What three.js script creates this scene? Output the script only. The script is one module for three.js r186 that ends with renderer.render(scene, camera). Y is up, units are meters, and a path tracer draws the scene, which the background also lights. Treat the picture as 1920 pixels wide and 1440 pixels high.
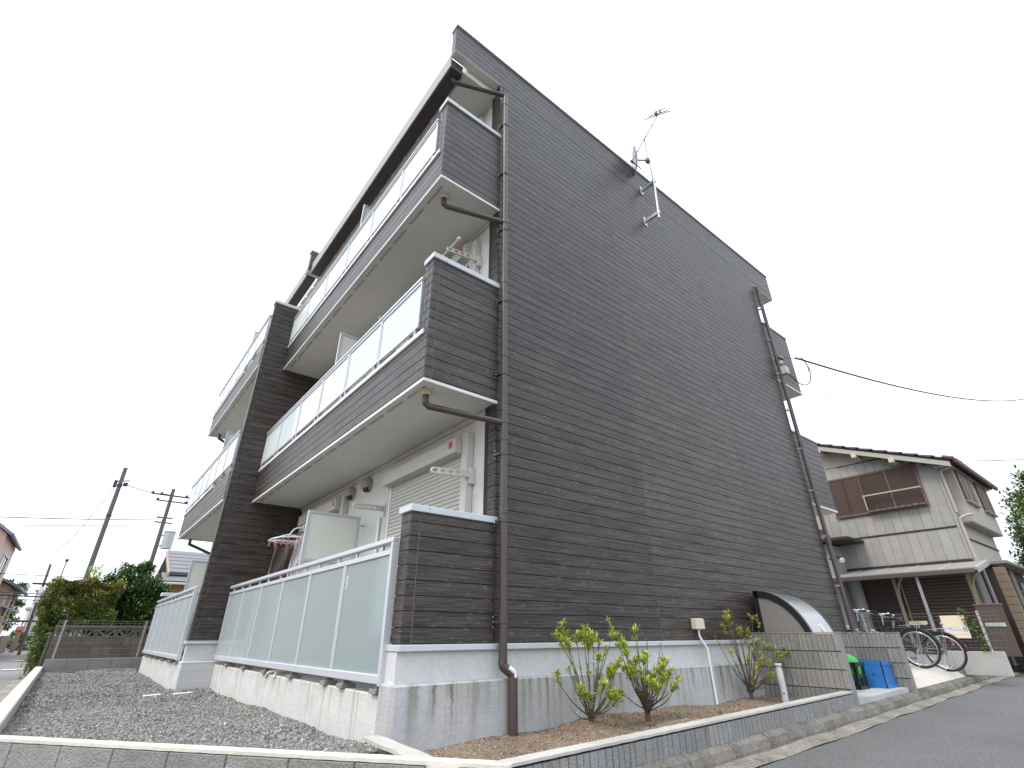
import * as THREE from 'three';
import { mergeGeometries, toCreasedNormals } from 'three/addons/utils/BufferGeometryUtils.js';

// ---------------------------------------------------------------- camera, sky, sun, exposure
const scene = new THREE.Scene();
const camera = new THREE.PerspectiveCamera(75.5675, 4 / 3, 0.05, 2500);
camera.position.set(0, 1.0, 3.785);
camera.rotation.set(0.46933, -0.678736, -0.003674, 'YXZ');
const renderer = new THREE.WebGLRenderer({ antialias: true });
renderer.setSize(1024, 768);
renderer.toneMapping = THREE.LinearToneMapping;
renderer.toneMappingExposure = 1.3;
renderer.shadowMap.enabled = true;

const SUN = new THREE.Vector3(-0.62, 0.78, -0.02).normalize();
{ // bright overcast: a white veil of cloud, brightest round the hidden sun, a little bluer and dimmer low in the east
  const W = 512, H = 256, d = new Float32Array(W * H * 4), v = new THREE.Vector3();
  for (let j = 0; j < H; j++) for (let i = 0; i < W; i++) {
    const ph = ((i + 0.5) / W - 0.5) * 2 * Math.PI, th = ((j + 0.5) / H - 0.5) * Math.PI;
    v.set(Math.cos(th) * Math.cos(ph), Math.sin(th), Math.cos(th) * Math.sin(ph));
    const up = Math.max(0, v.y), s = Math.max(0, v.dot(SUN));
    let L = 1.12 + 0.5 * Math.pow(up, 0.7) + 0.55 * Math.pow(s, 3);
    const cloud = 0.03 * Math.sin(v.x * 5 + v.z * 3 + 2 * Math.sin(v.y * 6)) + 0.02 * Math.sin(v.z * 11 - v.x * 6 + v.y * 9);
    const east = Math.max(0, v.x) * Math.pow(1 - up, 2);
    L = L * (1 + cloud) - 0.22 * east;
    const b = 0.05 + 0.07 * up + 0.02 * east;
    if (v.y < -0.02) L *= 0.35;
    const o = (j * W + i) * 4;
    d[o] = L * (1 - b); d[o + 1] = L * (1 - b * 0.25); d[o + 2] = L * (1 + b); d[o + 3] = 1;
  }
  const t = new THREE.DataTexture(d, W, H, THREE.RGBAFormat, THREE.FloatType);
  t.mapping = THREE.EquirectangularReflectionMapping; t.magFilter = t.minFilter = THREE.LinearFilter; t.needsUpdate = true;
  scene.background = t; scene.environment = t;
}
const sun = new THREE.DirectionalLight(0xffecd0, 1.5);
sun.position.copy(SUN).multiplyScalar(40).add(new THREE.Vector3(5, 0, -4)); sun.target.position.set(5, 0, -4);
sun.castShadow = true; sun.shadow.radius = 26; sun.shadow.mapSize.set(2048, 2048);
Object.assign(sun.shadow.camera, { left: -30, right: 30, top: 30, bottom: -30, near: 1, far: 120 });
scene.add(sun, sun.target);

// ---------------------------------------------------------------- helpers
let seed = 7;
const rnd = () => { seed = (seed + 0x6D2B79F5) | 0; let t = Math.imul(seed ^ (seed >>> 15), 1 | seed); t = (t + Math.imul(t ^ (t >>> 7), 61 | t)) ^ t; return ((t ^ (t >>> 14)) >>> 0) / 4294967296; };
const rr = (a, b) => a + (b - a) * rnd();
const V = (x, y, z) => new THREE.Vector3(x, y, z);
const hash = (x, y, s) => { let h = Math.imul(x | 0, 374761393) + Math.imul(y | 0, 668265263) + Math.imul(s | 0, 2147483647 ^ 69069); h = Math.imul(h ^ (h >>> 13), 1274126177); return ((h ^ (h >>> 16)) >>> 0) / 4294967296; };
function vnoise(x, y, px, py, s) { // value noise that repeats after px, py cells
  const xi = Math.floor(x), yi = Math.floor(y), f = x - xi, g = y - yi, u = f * f * (3 - 2 * f), w = g * g * (3 - 2 * g);
  const m = (a, n) => ((a % n) + n) % n;
  const a = hash(m(xi, px), m(yi, py), s), b = hash(m(xi + 1, px), m(yi, py), s), c = hash(m(xi, px), m(yi + 1, py), s), e = hash(m(xi + 1, px), m(yi + 1, py), s);
  return a + (b - a) * u + (c - a) * w + (a - b - c + e) * u * w;
}
function fbm(u, v, nx, ny, oct, s) { let a = 0, k = 0.5, n = 0; for (let o = 0; o < oct; o++) { a += k * vnoise(u * nx, v * ny, nx, ny, s + o * 17); n += k; nx *= 2; ny *= 2; k *= 0.5; } return a / n; }
const lin2s = c => { c = Math.min(1, Math.max(0, c)); return 255 * (c <= 0.0031308 ? 12.92 * c : 1.055 * Math.pow(c, 1 / 2.4) - 0.055); };
function tex(w, h, fn, color = true) { // fn(u, v) gives linear rgb or one height
  const d = new Uint8Array(w * h * 4);
  for (let j = 0; j < h; j++) for (let i = 0; i < w; i++) {
    const c = fn((i + 0.5) / w, (j + 0.5) / h), o = (j * w + i) * 4;
    if (color) { d[o] = lin2s(c[0]); d[o + 1] = lin2s(c[1]); d[o + 2] = lin2s(c[2]); } else d[o] = d[o + 1] = d[o + 2] = 255 * Math.min(1, Math.max(0, c));
    d[o + 3] = 255;
  }
  const t = new THREE.DataTexture(d, w, h); t.wrapS = t.wrapT = THREE.RepeatWrapping; t.magFilter = THREE.LinearFilter; t.minFilter = THREE.LinearMipmapLinearFilter; t.generateMipmaps = true;
  if (color) t.colorSpace = THREE.SRGBColorSpace; t.needsUpdate = true; return t;
}
const rep = (t, x, y, ox = 0, oy = 0) => { const c = t.clone(); c.repeat.set(x, y); c.offset.set(ox, oy); c.needsUpdate = true; return c; };
const lc = (r, g, b) => new THREE.Color().setRGB(r, g, b);
function mat(c, rough = 0.7, o = {}) {
  const P = o.clearcoat || o.transmission || o.sheen ? THREE.MeshPhysicalMaterial : THREE.MeshStandardMaterial;
  return new P({ color: lc(...c), roughness: rough, ...o });
}
// geometry ---------------------------------------------------------
function ni(g) { if (g.index) g = g.toNonIndexed(); for (const k of Object.keys(g.attributes)) if (!['position', 'normal', 'uv', 'color'].includes(k)) g.deleteAttribute(k); if (!g.attributes.normal) g.computeVertexNormals(); if (!g.attributes.uv) g.setAttribute('uv', new THREE.BufferAttribute(new Float32Array(g.attributes.position.count * 2), 2)); return g; }
function uvm(g, s = 1, ou = 0, ov = 0) { // uv in metres from the dominant axis
  const p = g.attributes.position, n = g.attributes.normal, a = new Float32Array(p.count * 2);
  for (let i = 0; i < p.count; i++) {
    const x = Math.abs(n.getX(i)), y = Math.abs(n.getY(i)), z = Math.abs(n.getZ(i));
    let u, v; if (x >= y && x >= z) { u = p.getZ(i); v = p.getY(i); } else if (y >= z) { u = p.getX(i); v = p.getZ(i); } else { u = p.getX(i); v = p.getY(i); }
    a[2 * i] = u * s + ou; a[2 * i + 1] = v * s + ov;
  }
  g.setAttribute('uv', new THREE.BufferAttribute(a, 2)); return g;
}
function B(x0, x1, y0, y1, z0, z1) { const g = new THREE.BoxGeometry(Math.abs(x1 - x0), Math.abs(y1 - y0), Math.abs(z1 - z0)); g.translate((x0 + x1) / 2, (y0 + y1) / 2, (z0 + z1) / 2); return ni(g); }
function CB(x0, x1, y0, y1, z0, z1, c = 0.01) { // chamfered box: 44 triangles
  const lo = [Math.min(x0, x1), Math.min(y0, y1), Math.min(z0, z1)], hi = [Math.max(x0, x1), Math.max(y0, y1), Math.max(z0, z1)];
  c = Math.min(c, ...[0, 1, 2].map(k => (hi[k] - lo[k]) * 0.4));
  const pos = []; // vertex (sx,sy,sz,axis): on face of axis
  const vt = (s, ax) => [0, 1, 2].map(k => { const e = s[k] > 0 ? hi[k] : lo[k]; return k === ax ? e : e - s[k] * c; });
  const cen = [0, 1, 2].map(k => (lo[k] + hi[k]) / 2);
  const tri = (a, b, d) => { const n = V(...b).sub(V(...a)).cross(V(...d).sub(V(...a))), m = V((a[0] + b[0] + d[0]) / 3 - cen[0], (a[1] + b[1] + d[1]) / 3 - cen[1], (a[2] + b[2] + d[2]) / 3 - cen[2]); if (n.dot(m) < 0) pos.push(...a, ...d, ...b); else pos.push(...a, ...b, ...d); };
  const quad = (a, b, d, e) => { tri(a, b, d); tri(a, d, e); };
  for (let ax = 0; ax < 3; ax++) for (const s of [-1, 1]) { const p = (ax + 1) % 3, q = (ax + 2) % 3, f = (i, j) => { const t = [0, 0, 0]; t[ax] = s; t[p] = i; t[q] = j; return vt(t, ax); }; quad(f(-1, -1), f(1, -1), f(1, 1), f(-1, 1)); }
  for (let ax = 0; ax < 3; ax++) { const p = (ax + 1) % 3, q = (ax + 2) % 3; for (const i of [-1, 1]) for (const j of [-1, 1]) { const f = (s, on) => { const t = [0, 0, 0]; t[ax] = s; t[p] = i; t[q] = j; return vt(t, on); }; quad(f(-1, p), f(1, p), f(1, q), f(-1, q)); } }
  for (const i of [-1, 1]) for (const j of [-1, 1]) for (const k of [-1, 1]) tri(vt([i, j, k], 0), vt([i, j, k], 1), vt([i, j, k], 2));
  const g = new THREE.BufferGeometry(); g.setAttribute('position', new THREE.Float32BufferAttribute(pos, 3)); return ni(g);
}
function cyl(p, q, r0, r1 = r0, n = 10, caps = true) { const a = V(...p), b = V(...q), d = b.clone().sub(a), L = d.length(); const g = new THREE.CylinderGeometry(r1, r0, L, n, 1, !caps); g.applyQuaternion(new THREE.Quaternion().setFromUnitVectors(V(0, 1, 0), d.normalize())); g.translate((a.x + b.x) / 2, (a.y + b.y) / 2, (a.z + b.z) / 2); return ni(g); }
function tube(pts, r, n = 8, seg = 0, closed = false) { const c = new THREE.CatmullRomCurve3(pts.map(p => V(...p)), closed, 'catmullrom', 0.5); return ni(new THREE.TubeGeometry(c, seg || pts.length * 5, r, n, closed)); }
function poly(pts, r, n = 8) { return pts.slice(1).map((p, i) => cyl(pts[i], p, r, r, n)); }
function bar(p, q, w, h) { const a = V(...p), b = V(...q), d = b.clone().sub(a), L = d.length(); const g = new THREE.BoxGeometry(w, h, L); const m = new THREE.Matrix4().lookAt(a, b, V(0, 1, 0)); g.applyMatrix4(m); g.translate((a.x + b.x) / 2, (a.y + b.y) / 2, (a.z + b.z) / 2); return ni(g); }
function prism(pts, y0, y1) { // polygon in x,z
  const s = new THREE.Shape(pts.map(p => new THREE.Vector2(p[0], -p[1]))); const g = new THREE.ExtrudeGeometry(s, { depth: y1 - y0, bevelEnabled: false }); g.rotateX(-Math.PI / 2); g.translate(0, y0, 0); return ni(g);
}
function sheet(pts, y) { const s = new THREE.Shape(pts.map(p => new THREE.Vector2(p[0], -p[1]))); const g = new THREE.ShapeGeometry(s); g.rotateX(-Math.PI / 2); g.translate(0, y, 0); return ni(g); }
function profX(pts, x0, x1, bevel = 0) { // outline in (z, y), extruded along x
  const s = new THREE.Shape(pts.map(p => new THREE.Vector2(-p[0], p[1]))); const g = new THREE.ExtrudeGeometry(s, { depth: x1 - x0, bevelEnabled: bevel > 0, bevelSize: bevel, bevelThickness: bevel, bevelSegments: 1, curveSegments: 14 }); g.rotateY(Math.PI / 2); g.translate(x0, 0, 0); return ni(g);
}
function profZ(pts, z0, z1) { const s = new THREE.Shape(pts.map(p => new THREE.Vector2(p[0], p[1]))); const g = new THREE.ExtrudeGeometry(s, { depth: z1 - z0, bevelEnabled: false, curveSegments: 14 }); g.translate(0, 0, z0); return ni(g); }
function tris(list, uv) { const g = new THREE.BufferGeometry(); g.setAttribute('position', new THREE.Float32BufferAttribute(list, 3)); if (uv) g.setAttribute('uv', new THREE.Float32BufferAttribute(uv, 2)); return ni(g); }
const quadP = (a, b, c, d) => [...a, ...b, ...c, ...a, ...c, ...d];
// objects ----------------------------------------------------------
const used = {};
function numbered(n) { const k = used[n] = (used[n] ?? -1) + 1; return k ? `${n}_${String(k).padStart(3, '0')}` : n; }
function tag(o, label, category, group, kind) { if (label) o.userData.label = label; if (category) o.userData.category = category; if (group) o.userData.group = group; if (kind) o.userData.kind = kind; return o; }
function mesh(name, geos, m, parent = scene, uvs = 1) {
  if (!Array.isArray(geos)) geos = [geos];
  let g = geos.length === 1 ? geos[0] : mergeGeometries(geos.map(ni)); if (uvs) uvm(g, uvs === true ? 1 : uvs);
  const o = new THREE.Mesh(g, m); o.name = parent === scene ? numbered(name) : name; o.castShadow = o.receiveShadow = true; parent.add(o); return o;
}
function thing(name, label, category, [x, y, z] = [0, 0, 0], group) { const o = new THREE.Group(); o.name = numbered(name); o.position.set(x, y, z); scene.add(o); o.userData.base = 1; delete o.userData.base; return tag(o, label, category, group); }
const each = (name, geos, m, parent, uvs = 1) => geos.map(g => mesh(name, g, m, parent, uvs)); // alike pieces, one mesh each
const bits = (name, geos, m, parent = scene, uvs = 1) => tag(mesh(name, geos, m, parent, uvs), null, null, null, 'stuff'); // pieces too small to pick apart
const settle = o => { for (const c of o.children) c.position.sub(o.position); return o; }; // parts were drawn in place: hang them from the thing's base
const struct = (name, geos, m, uvs = 1, label) => tag(mesh(name, geos, m, scene, uvs), label, null, null, 'structure');

// ---------------------------------------------------------------- materials
const grainH = (u, v) => { const w = 0.35 * fbm(u, v, 3, 4, 2, 91); const a = fbm(u, v + w * 0.04, 10, 160, 3, 11), b = fbm(u, v, 5, 46, 3, 23); return 0.55 * a + 0.45 * b; };
const sidingC = tex(1024, 512, (u, v) => { const g = grainH(u, v), m = fbm(u, v, 4, 9, 3, 5), k = Math.max(0, fbm(u, v, 30, 44, 2, 77) - 0.7) * 1.6, k2 = Math.max(0, fbm(u, v, 18, 60, 2, 79) - 0.68) * 0.6; const L = Math.max(0.008, 0.037 + 0.046 * (g - 0.5) * 2 + 0.016 * (m - 0.5) * 2 + k * 0.16 - k2 * 0.08); return [L * 1.2, L * 0.98, L * 0.84]; });
const sidingB = tex(1024, 512, (u, v) => grainH(u, v), false);
const SID = [[1, 1, 1], [0.88, 0.88, 0.9], [1.1, 1.08, 1.05], [0.96, 0.95, 0.93]].map(c => new THREE.MeshPhysicalMaterial({ color: lc(...c), roughness: 0.44, specularIntensity: 0.85, map: sidingC, bumpMap: sidingB, bumpScale: 0.004 }));
const sidBack = mat([0.03, 0.027, 0.025], 0.9);
const sealant = mat([0.13, 0.11, 0.095], 0.8);
const capC = tex(256, 256, (u, v) => { const f = fbm(u, v, 6, 6, 4, 3); const L = 0.62 + 0.1 * (f - 0.5); return [L, L, L * 0.985]; });
const capM = mat([1, 1, 1], 0.45, { map: capC });
const capB = mat([0.8, 0.84, 0.9], 0.4, { map: capC });
const alu = mat([0.55, 0.57, 0.6], 0.42, { metalness: 0.35 });
const aluD = mat([0.36, 0.37, 0.385], 0.45, { metalness: 0.35 });
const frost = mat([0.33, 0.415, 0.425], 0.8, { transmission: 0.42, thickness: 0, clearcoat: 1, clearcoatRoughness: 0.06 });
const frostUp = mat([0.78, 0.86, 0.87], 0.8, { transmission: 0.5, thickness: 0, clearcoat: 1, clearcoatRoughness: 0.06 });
const wallB = tex(1024, 1024, (u, v) => { const q = Math.floor(v * 40), r = (v * 40) % 1, c = (u * 8 + hash(q, 1, 3)) % 1; const e = Math.min(1, Math.min(r, 1 - r) * 7) * (0.7 + 0.3 * Math.min(1, Math.min(c, 1 - c) * 40)); return 0.25 + 0.5 * e + 0.25 * fbm(u, v, 40, 60, 3, 8) + 0.15 * hash(q, Math.floor(u * 8 + hash(q, 1, 3)), 4); }, false);
const wallC = tex(256, 256, (u, v) => { const f = fbm(u, v, 5, 5, 4, 15), g = fbm(u, v, 40, 40, 2, 31); const L = 0.67 + 0.07 * (f - 0.5) + 0.06 * (g - 0.5); return [L, L * 0.985, L * 0.945]; });
const whiteW = mat([1, 1, 1], 0.75, { map: wallC, bumpMap: wallB, bumpScale: 0.009 });
const soffC = tex(512, 512, (u, v) => { const f = fbm(u, v, 4, 4, 4, 41), g = fbm(u, v, 60, 60, 2, 42); const L = 0.67 + 0.06 * (f - 0.5) + 0.03 * (g - 0.5); return [L, L * 0.975, L * 0.92]; });
const soff = mat([1, 1, 1], 0.85, { map: soffC });
const steelCream = mat([0.53, 0.5, 0.45], 0.5);
const brownPipe = mat([0.06, 0.047, 0.042], 0.38);
const brownDark = mat([0.045, 0.033, 0.031], 0.55);
const concF = (u, v, s) => { const f = fbm(u, v, 4, 4, 5, s), g = fbm(u, v, 64, 64, 2, s + 9), p = fbm(u, v, 90, 90, 1, s + 5) > 0.9 ? -0.03 : 0; return 0.42 + 0.13 * (f - 0.5) + 0.06 * (g - 0.5) + p; };
function stained(seedN, lenM, runs, warm) { // concrete face 1 high, rain runs from its upper edge
  const st = []; let sd = seedN * 977; const h = () => { sd = (sd + 0x6D2B79F5) | 0; let t = Math.imul(sd ^ (sd >>> 15), 1 | sd); t = (t + Math.imul(t ^ (t >>> 7), 61 | t)) ^ t; return ((t ^ (t >>> 14)) >>> 0) / 4294967296; };
  for (let i = 0; i < runs; i++) st.push([h(), 0.0015 + 0.008 * h() * h(), 0.25 + 0.95 * h(), 0.25 + 0.6 * h(), h() > 0.72 ? -1 : 1]);
  return tex(2048, 256, (u, v) => {
    let L = concF(u * lenM / 2, v * 0.4, seedN) - 0.02, t = 0, wh = 0; const dn = 1 - v, wob = 0.003 * (fbm(u, v, 30, 12, 3, seedN + 3) - 0.5);
    for (const [c, w, ln, k, sg] of st) { const q = Math.abs(u + wob - c) / w; if (q < 1.6 && dn < ln) { const a = Math.exp(-q * q * 2) * k * Math.pow(1 - dn / ln, 0.7); if (sg > 0) t += a; else wh += a; } }
    const edge = 0.35 * Math.exp(-dn * 16) * fbm(u, 0.5, 70, 2, 2, seedN + 6), foot = 0.3 * Math.exp(-v * 14) * fbm(u, v, 40, 4, 3, seedN + 8);
    t = Math.min(1.1, t * 0.8 + edge + foot + 0.25 * Math.max(0, fbm(u, v, 24, 2, 3, seedN + 1) - 0.45));
    L *= 1 + 0.16 * Math.min(1, wh);
    const k = 1 - 0.56 * t; return [L * k * 1.04, L * k * (1.045 - 0.03 * t), L * k * (1.06 - 0.2 * t)];
  });
}
const stainSide = stained(21, 8, 210), stainFront = stained(33, 8, 70);
const concC = tex(512, 512, (u, v) => { const L = concF(u, v, 61); return [L, L * 0.995, L * 0.975]; });
const concB = tex(512, 512, (u, v) => fbm(u, v, 40, 40, 4, 71), false);
const conc = mat([1, 1, 1], 0.85, { map: concC, bumpMap: concB, bumpScale: 0.003 });
const plinthM = mat([1.2, 1.21, 1.24], 0.85, { map: concC, bumpMap: concB, bumpScale: 0.002 });
const concL = mat([1.25, 1.23, 1.15], 0.85, { map: concC, bumpMap: concB, bumpScale: 0.003 });
const planterCap = mat([1.02, 1.0, 0.93], 0.9, { map: concC, bumpMap: concB, bumpScale: 0.005 });
const concCap = mat([1.3, 1.25, 1.12], 0.9, { map: concC, bumpMap: concB, bumpScale: 0.004 });
const concGrey = mat([0.52, 0.51, 0.49], 0.9, { map: concC, bumpMap: concB, bumpScale: 0.004 });
const kerbC = tex(512, 512, (u, v) => { const f = fbm(u, v, 5, 5, 5, 81), g = fbm(u, v, 80, 80, 2, 82), m = fbm(u, v, 3, 9, 3, 83); const L = 0.14 + 0.14 * (f - 0.5) + 0.12 * (g - 0.5); const k = Math.max(0, m - 0.4); return [L, L * (0.95 - 0.25 * k), L * (0.86 - 0.5 * k)]; });
const kerbM = mat([1, 1, 1], 0.92, { map: kerbC, bumpMap: concB, bumpScale: 0.008 });
const gutM = mat([1.5, 1.47, 1.42], 0.9, { map: kerbC, bumpMap: concB, bumpScale: 0.004 });
const aspC = tex(1024, 1024, (u, v) => { const f = fbm(u, v, 3, 3, 4, 101), s = hash(Math.floor(u * 1024 / 2), Math.floor(v * 1024 / 2), 5), s2 = fbm(u, v, 250, 250, 1, 102); const L = 0.122 + 0.04 * (f - 0.5) + 0.08 * (s - 0.5) + 0.07 * (s2 - 0.5) + (s > 0.96 ? 0.12 : 0); return [L, L * 0.995, L * 0.985]; });
const aspB = tex(512, 512, (u, v) => 0.6 * fbm(u, v, 200, 200, 1, 111) + 0.4 * fbm(u, v, 100, 100, 1, 112), false);
const asphalt = mat([1, 1, 1], 0.9, { map: rep(aspC, 0.5, 0.5), bumpMap: aspB, bumpScale: 0.006 });
const blkC = tex(512, 512, (u, v) => { const f = fbm(u, v, 6, 6, 4, 121), g = fbm(u, v, 110, 110, 2, 122); const L = 0.235 + 0.08 * (f - 0.5) + 0.13 * (g - 0.5); return [L, L * 0.985, L * 0.94]; });
const blkB = tex(512, 512, (u, v) => fbm(u, v, 90, 90, 3, 131), false);
const BLK = [[1.0, 1.0, 1.0], [0.88, 0.88, 0.88], [1.1, 1.1, 1.1], [0.95, 0.96, 0.97]].map(c => mat(c, 0.95, { map: blkC, bumpMap: blkB, bumpScale: 0.006 }));
const OLD = [[0.58, 0.53, 0.47], [0.5, 0.45, 0.4], [0.66, 0.6, 0.54]].map(c => mat(c, 0.95, { map: blkC, bumpMap: blkB, bumpScale: 0.006 }));
const mortar = mat([0.11, 0.105, 0.1], 0.95);
const blackM = mat([0.012, 0.012, 0.013], 0.4);
const chrome = mat([0.7, 0.71, 0.73], 0.22, { metalness: 1 });
const steel = mat([0.5, 0.51, 0.53], 0.35, { metalness: 0.8 });
const whitePl = mat([0.75, 0.76, 0.76], 0.45);
const cream = mat([0.62, 0.58, 0.43], 0.55);
const glassD = mat([0.02, 0.024, 0.027], 0.05);

// ---------------------------------------------------------------- ground, streets
struct('ground', sheet([[-900, -900], [900, -900], [900, 900], [-900, 900]], 0.09), mat([0.6, 0.55, 0.45], 0.95, { map: kerbC }), 0.4);
const SL = -0.052; // the right street runs a little off the line of the building
const rampY = (x, z) => 0.283 + Math.min(0.13, Math.max(0, zs(1.05, x) - z) * 0.5) + Math.max(0, x - 9.5) * 0.012 * Math.min(1, Math.max(0, zs(1.05, x) - z) * 6);
const zs = (z0, x) => z0 + SL * (x - 7);
struct('street', sheet([[-60, 12], [-60, 7.5], [-2.75, 7.5], [-2.75, 1.2], [1.2, 1.75], [1.2, zs(1.3, 1.2)], [22, zs(1.3, 22)], [80, -1], [80, 12]], 0.15), asphalt, 1, 'grey asphalt street running along the planter to the right');
struct('lane', sheet([[-2.75, 1.2], [-2.75, -150], [-0.62, -150], [-0.62, -3], [1.2, 1.5]], 0.146), mat([1.5, 1.48, 1.43], 0.9, { map: rep(aspC, 0.5, 0.5, 0.3, 0.2), bumpMap: aspB, bumpScale: 0.006 }), 1, 'narrow pale asphalt lane leading away on the left');
struct('gutter', [(() => { const pos = [], N = 220, P = (i, z, y) => { const x = 0.8 + 24 * i / N; return [x, y + 0.004 * Math.sin(x * 5), zs(z, x) + (z > 1.2 ? 0.012 * Math.sin(x * 2.3) + 0.006 * Math.sin(x * 7.1) + 0.012 * hash(i, 3, 9) : 0)]; }; for (let i = 0; i < N; i++) pos.push(...quadP(P(i, 1.1, 0.185), P(i, 1.32, 0.157), P(i + 1, 1.32, 0.157), P(i + 1, 1.1, 0.185))); return tris(pos); })(), sheet([[-0.62, -3], [-0.62, -60], [-0.33, -60], [-0.33, -1.4]], 0.156)], gutM, 0.7, 'worn concrete gutter strip between kerb and asphalt');
{ // kerb: rounded step of separate stones, rough old concrete
  const k = tag(mesh('kerb', prism([[2.3, zs(1.0, 2.3)], [22, zs(1.0, 22)], [22, zs(1.1, 22)], [2.3, zs(1.1, 2.3)]], 0.1, 0.24), mortar), 'rough brown concrete kerb along the foot of the planter', null, null, 'structure');
  for (let x = 2.3; x < 22; x += 0.6) {
    const g = profX([[1.0, 0.1], [1.18, 0.1], [1.168, 0.2], [1.15, 0.245], [1.115, 0.272], [1.06, 0.281], [0.99, 0.28], [0.99, 0.1]], 0.004, 0.596);
    const p = g.attributes.position; for (let i = 0; i < p.count; i++) p.setZ(i, p.getZ(i) + SL * (p.getX(i) + x - 7) + 0.004 * Math.sin((p.getX(i) + x) * 9));
    g.translate(x, 0.003 * Math.sin(x * 7), 0); mesh('kerb_stone', uvm(g, 0.9, rnd(), rnd()), kerbM, k, 0);
  }
}
{ // lane paint
  const paint = mat([0.6, 0.6, 0.58], 0.8);
  tag(mesh('road_marking', sheet([[-1.15, -18.4], [-0.64, -18.6], [-0.64, -18.1], [-1.15, -17.9]], 0.162), paint), 'white painted line across the lane by the hedge', 'road marking');
  tag(mesh('road_marking', sheet([[-1.3, -26.6], [-0.9, -26.6], [-0.9, -25.8], [-1.3, -25.8]], 0.162), mat([0.6, 0.42, 0.25], 0.8)), 'faded orange painted mark farther up the lane', 'road marking');
}
// paved yard right of the waste enclosure, sloping up from the kerb
{
  const f = rampY;
  const pos = [], N = 30; for (let i = 0; i < N; i++) for (let j = 0; j < N; j++) { const P = (a, b) => { const x = 9.5 + 4.1 * a / N, z1 = zs(1.05, x), z = z1 - (z1 + 12) * Math.pow(b / N, 2.2); return [x, f(x, z), z]; }; pos.push(...quadP(P(i, j), P(i + 1, j), P(i + 1, j + 1), P(i, j + 1)).slice()); }
  const g = tris(pos); const n = g.attributes.normal; for (let i = 0; i < n.count; i++) if (n.getY(i) < 0) { } 
  struct('pavement', g, mat([1.2, 1.13, 0.98], 0.85, { map: concC, bumpMap: concB, bumpScale: 0.003 }), 0.5, 'pale concrete bicycle yard beside the street');
  struct('pavement', [prism([[7.15, zs(1.07, 7.15)], [9.5, zs(1.07, 9.5)], [9.5, 0.03], [7.15, 0.03]], 0.15, 0.33)], conc, 0.7, 'concrete floor of the waste enclosure');
  struct('terrace', prism([[13.4, zs(1.05, 13.4)], [22, zs(1.05, 22)], [60, -1.5], [60, -60], [11.6, -60], [11.6, -9], [13.4, -9]], 0.05, 0.42), concGrey, 0.4, 'ground of the neighbouring plot behind the mesh fence');
}

// ================================================================ the apartment building
const XF = 1.975, XW = 2.84, XI = 2.875, XR = 10.4, ZP = -6.21, ZE = -11.5, X2 = 1.52, PITCH = 0.11365, Y0 = 0.942;
const apt = thing('apartment_building', 'three storey apartment building clad in dark wood grain boards with white balcony soffits', 'apartment building', [2.9, 0, 0]);
const LV = [{ b: 0.65, s: 0, t: 1.93 }, { b: 3.17, sb: 3.73, st: 3.795, gb: 3.865, gt: 4.49, t: 4.665, c: 4.735 }, { b: 5.925, sb: 6.43, st: 6.495, gb: 6.56, gt: 7.17, t: 7.335, c: 7.405 }];
const backing = mesh('side_wall', [B(XW + 0.004, XR, 0.9, 8.57, -0.2, -0.013), B(2.04, 11.45, 8.59, 9.18, -0.125, -0.013)], sidBack, apt);
const boards = [];
// one board: runs along x (faces +z at plane p) or along z (faces -x at plane p)
function board(wall, dir, a0, a1, y0, y1, p, faceSign = 1) { boards.push({ wall, dir, a0: Math.min(a0, a1), a1: Math.max(a0, a1), y0, y1, p, faceSign }); }
function rows(wall, dir, segs, ya, yb, p, sgn = 1) {
  for (let k = Math.floor((ya - Y0) / PITCH - 1e-3); ; k++) { const y0 = Math.max(ya, Y0 + k * PITCH), y1 = Math.min(yb, Y0 + (k + 1) * PITCH); if (y0 >= yb - 0.012) break; if (y1 - y0 < 0.012) continue; for (const [a, b] of segs) board(wall, dir, a, b, y0, y1, p, sgn); }
}
function boardGeo(d) {
  const g = 0.0019, c = 0.0028, t = 0.009, e = 0.0012, { a0, a1, y0, y1, p } = d;
  const pr = [[-t, y0 + g], [-c, y0 + g], [0, y0 + g + c], [0, y1 - g - c], [-c, y1 - g], [-t, y1 - g]], A = a0 + e, Z = a1 - e, pos = [];
  const P = d.dir === 'x' ? (a, o, y) => [a, y, p + o * d.faceSign] : (a, o, y) => [p - o, y, a];
  for (let i = 0; i < 5; i++) { const [o1, h1] = pr[i], [o2, h2] = pr[i + 1]; let q = [P(A, o1, h1), P(Z, o1, h1), P(Z, o2, h2), P(A, o2, h2)]; if ((d.dir === 'x') !== (d.faceSign > 0)) q = q.reverse(); pos.push(...quadP(...q)); }
  const E1 = pr.map(([o, y]) => P(A, o, y)), E2 = pr.map(([o, y]) => P(Z, o, y)); for (const E of [E1, E2]) for (let i = 1; i < 5; i++) pos.push(...E[0], ...E[i], ...E[i + 1]);
  const geo = tris(pos), q = geo.attributes.position, uv = [], ou = rnd() * 7, ov = Math.floor(rnd() * 8) / 8 + 0.02;
  for (let i = 0; i < q.count; i++) uv.push((d.dir === 'x' ? q.getX(i) : q.getZ(i)) / 1.8 + ou, (q.getY(i) - y0) / 0.92 + ov);
  geo.setAttribute('uv', new THREE.Float32BufferAttribute(uv, 2)); return geo;
}
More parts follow.
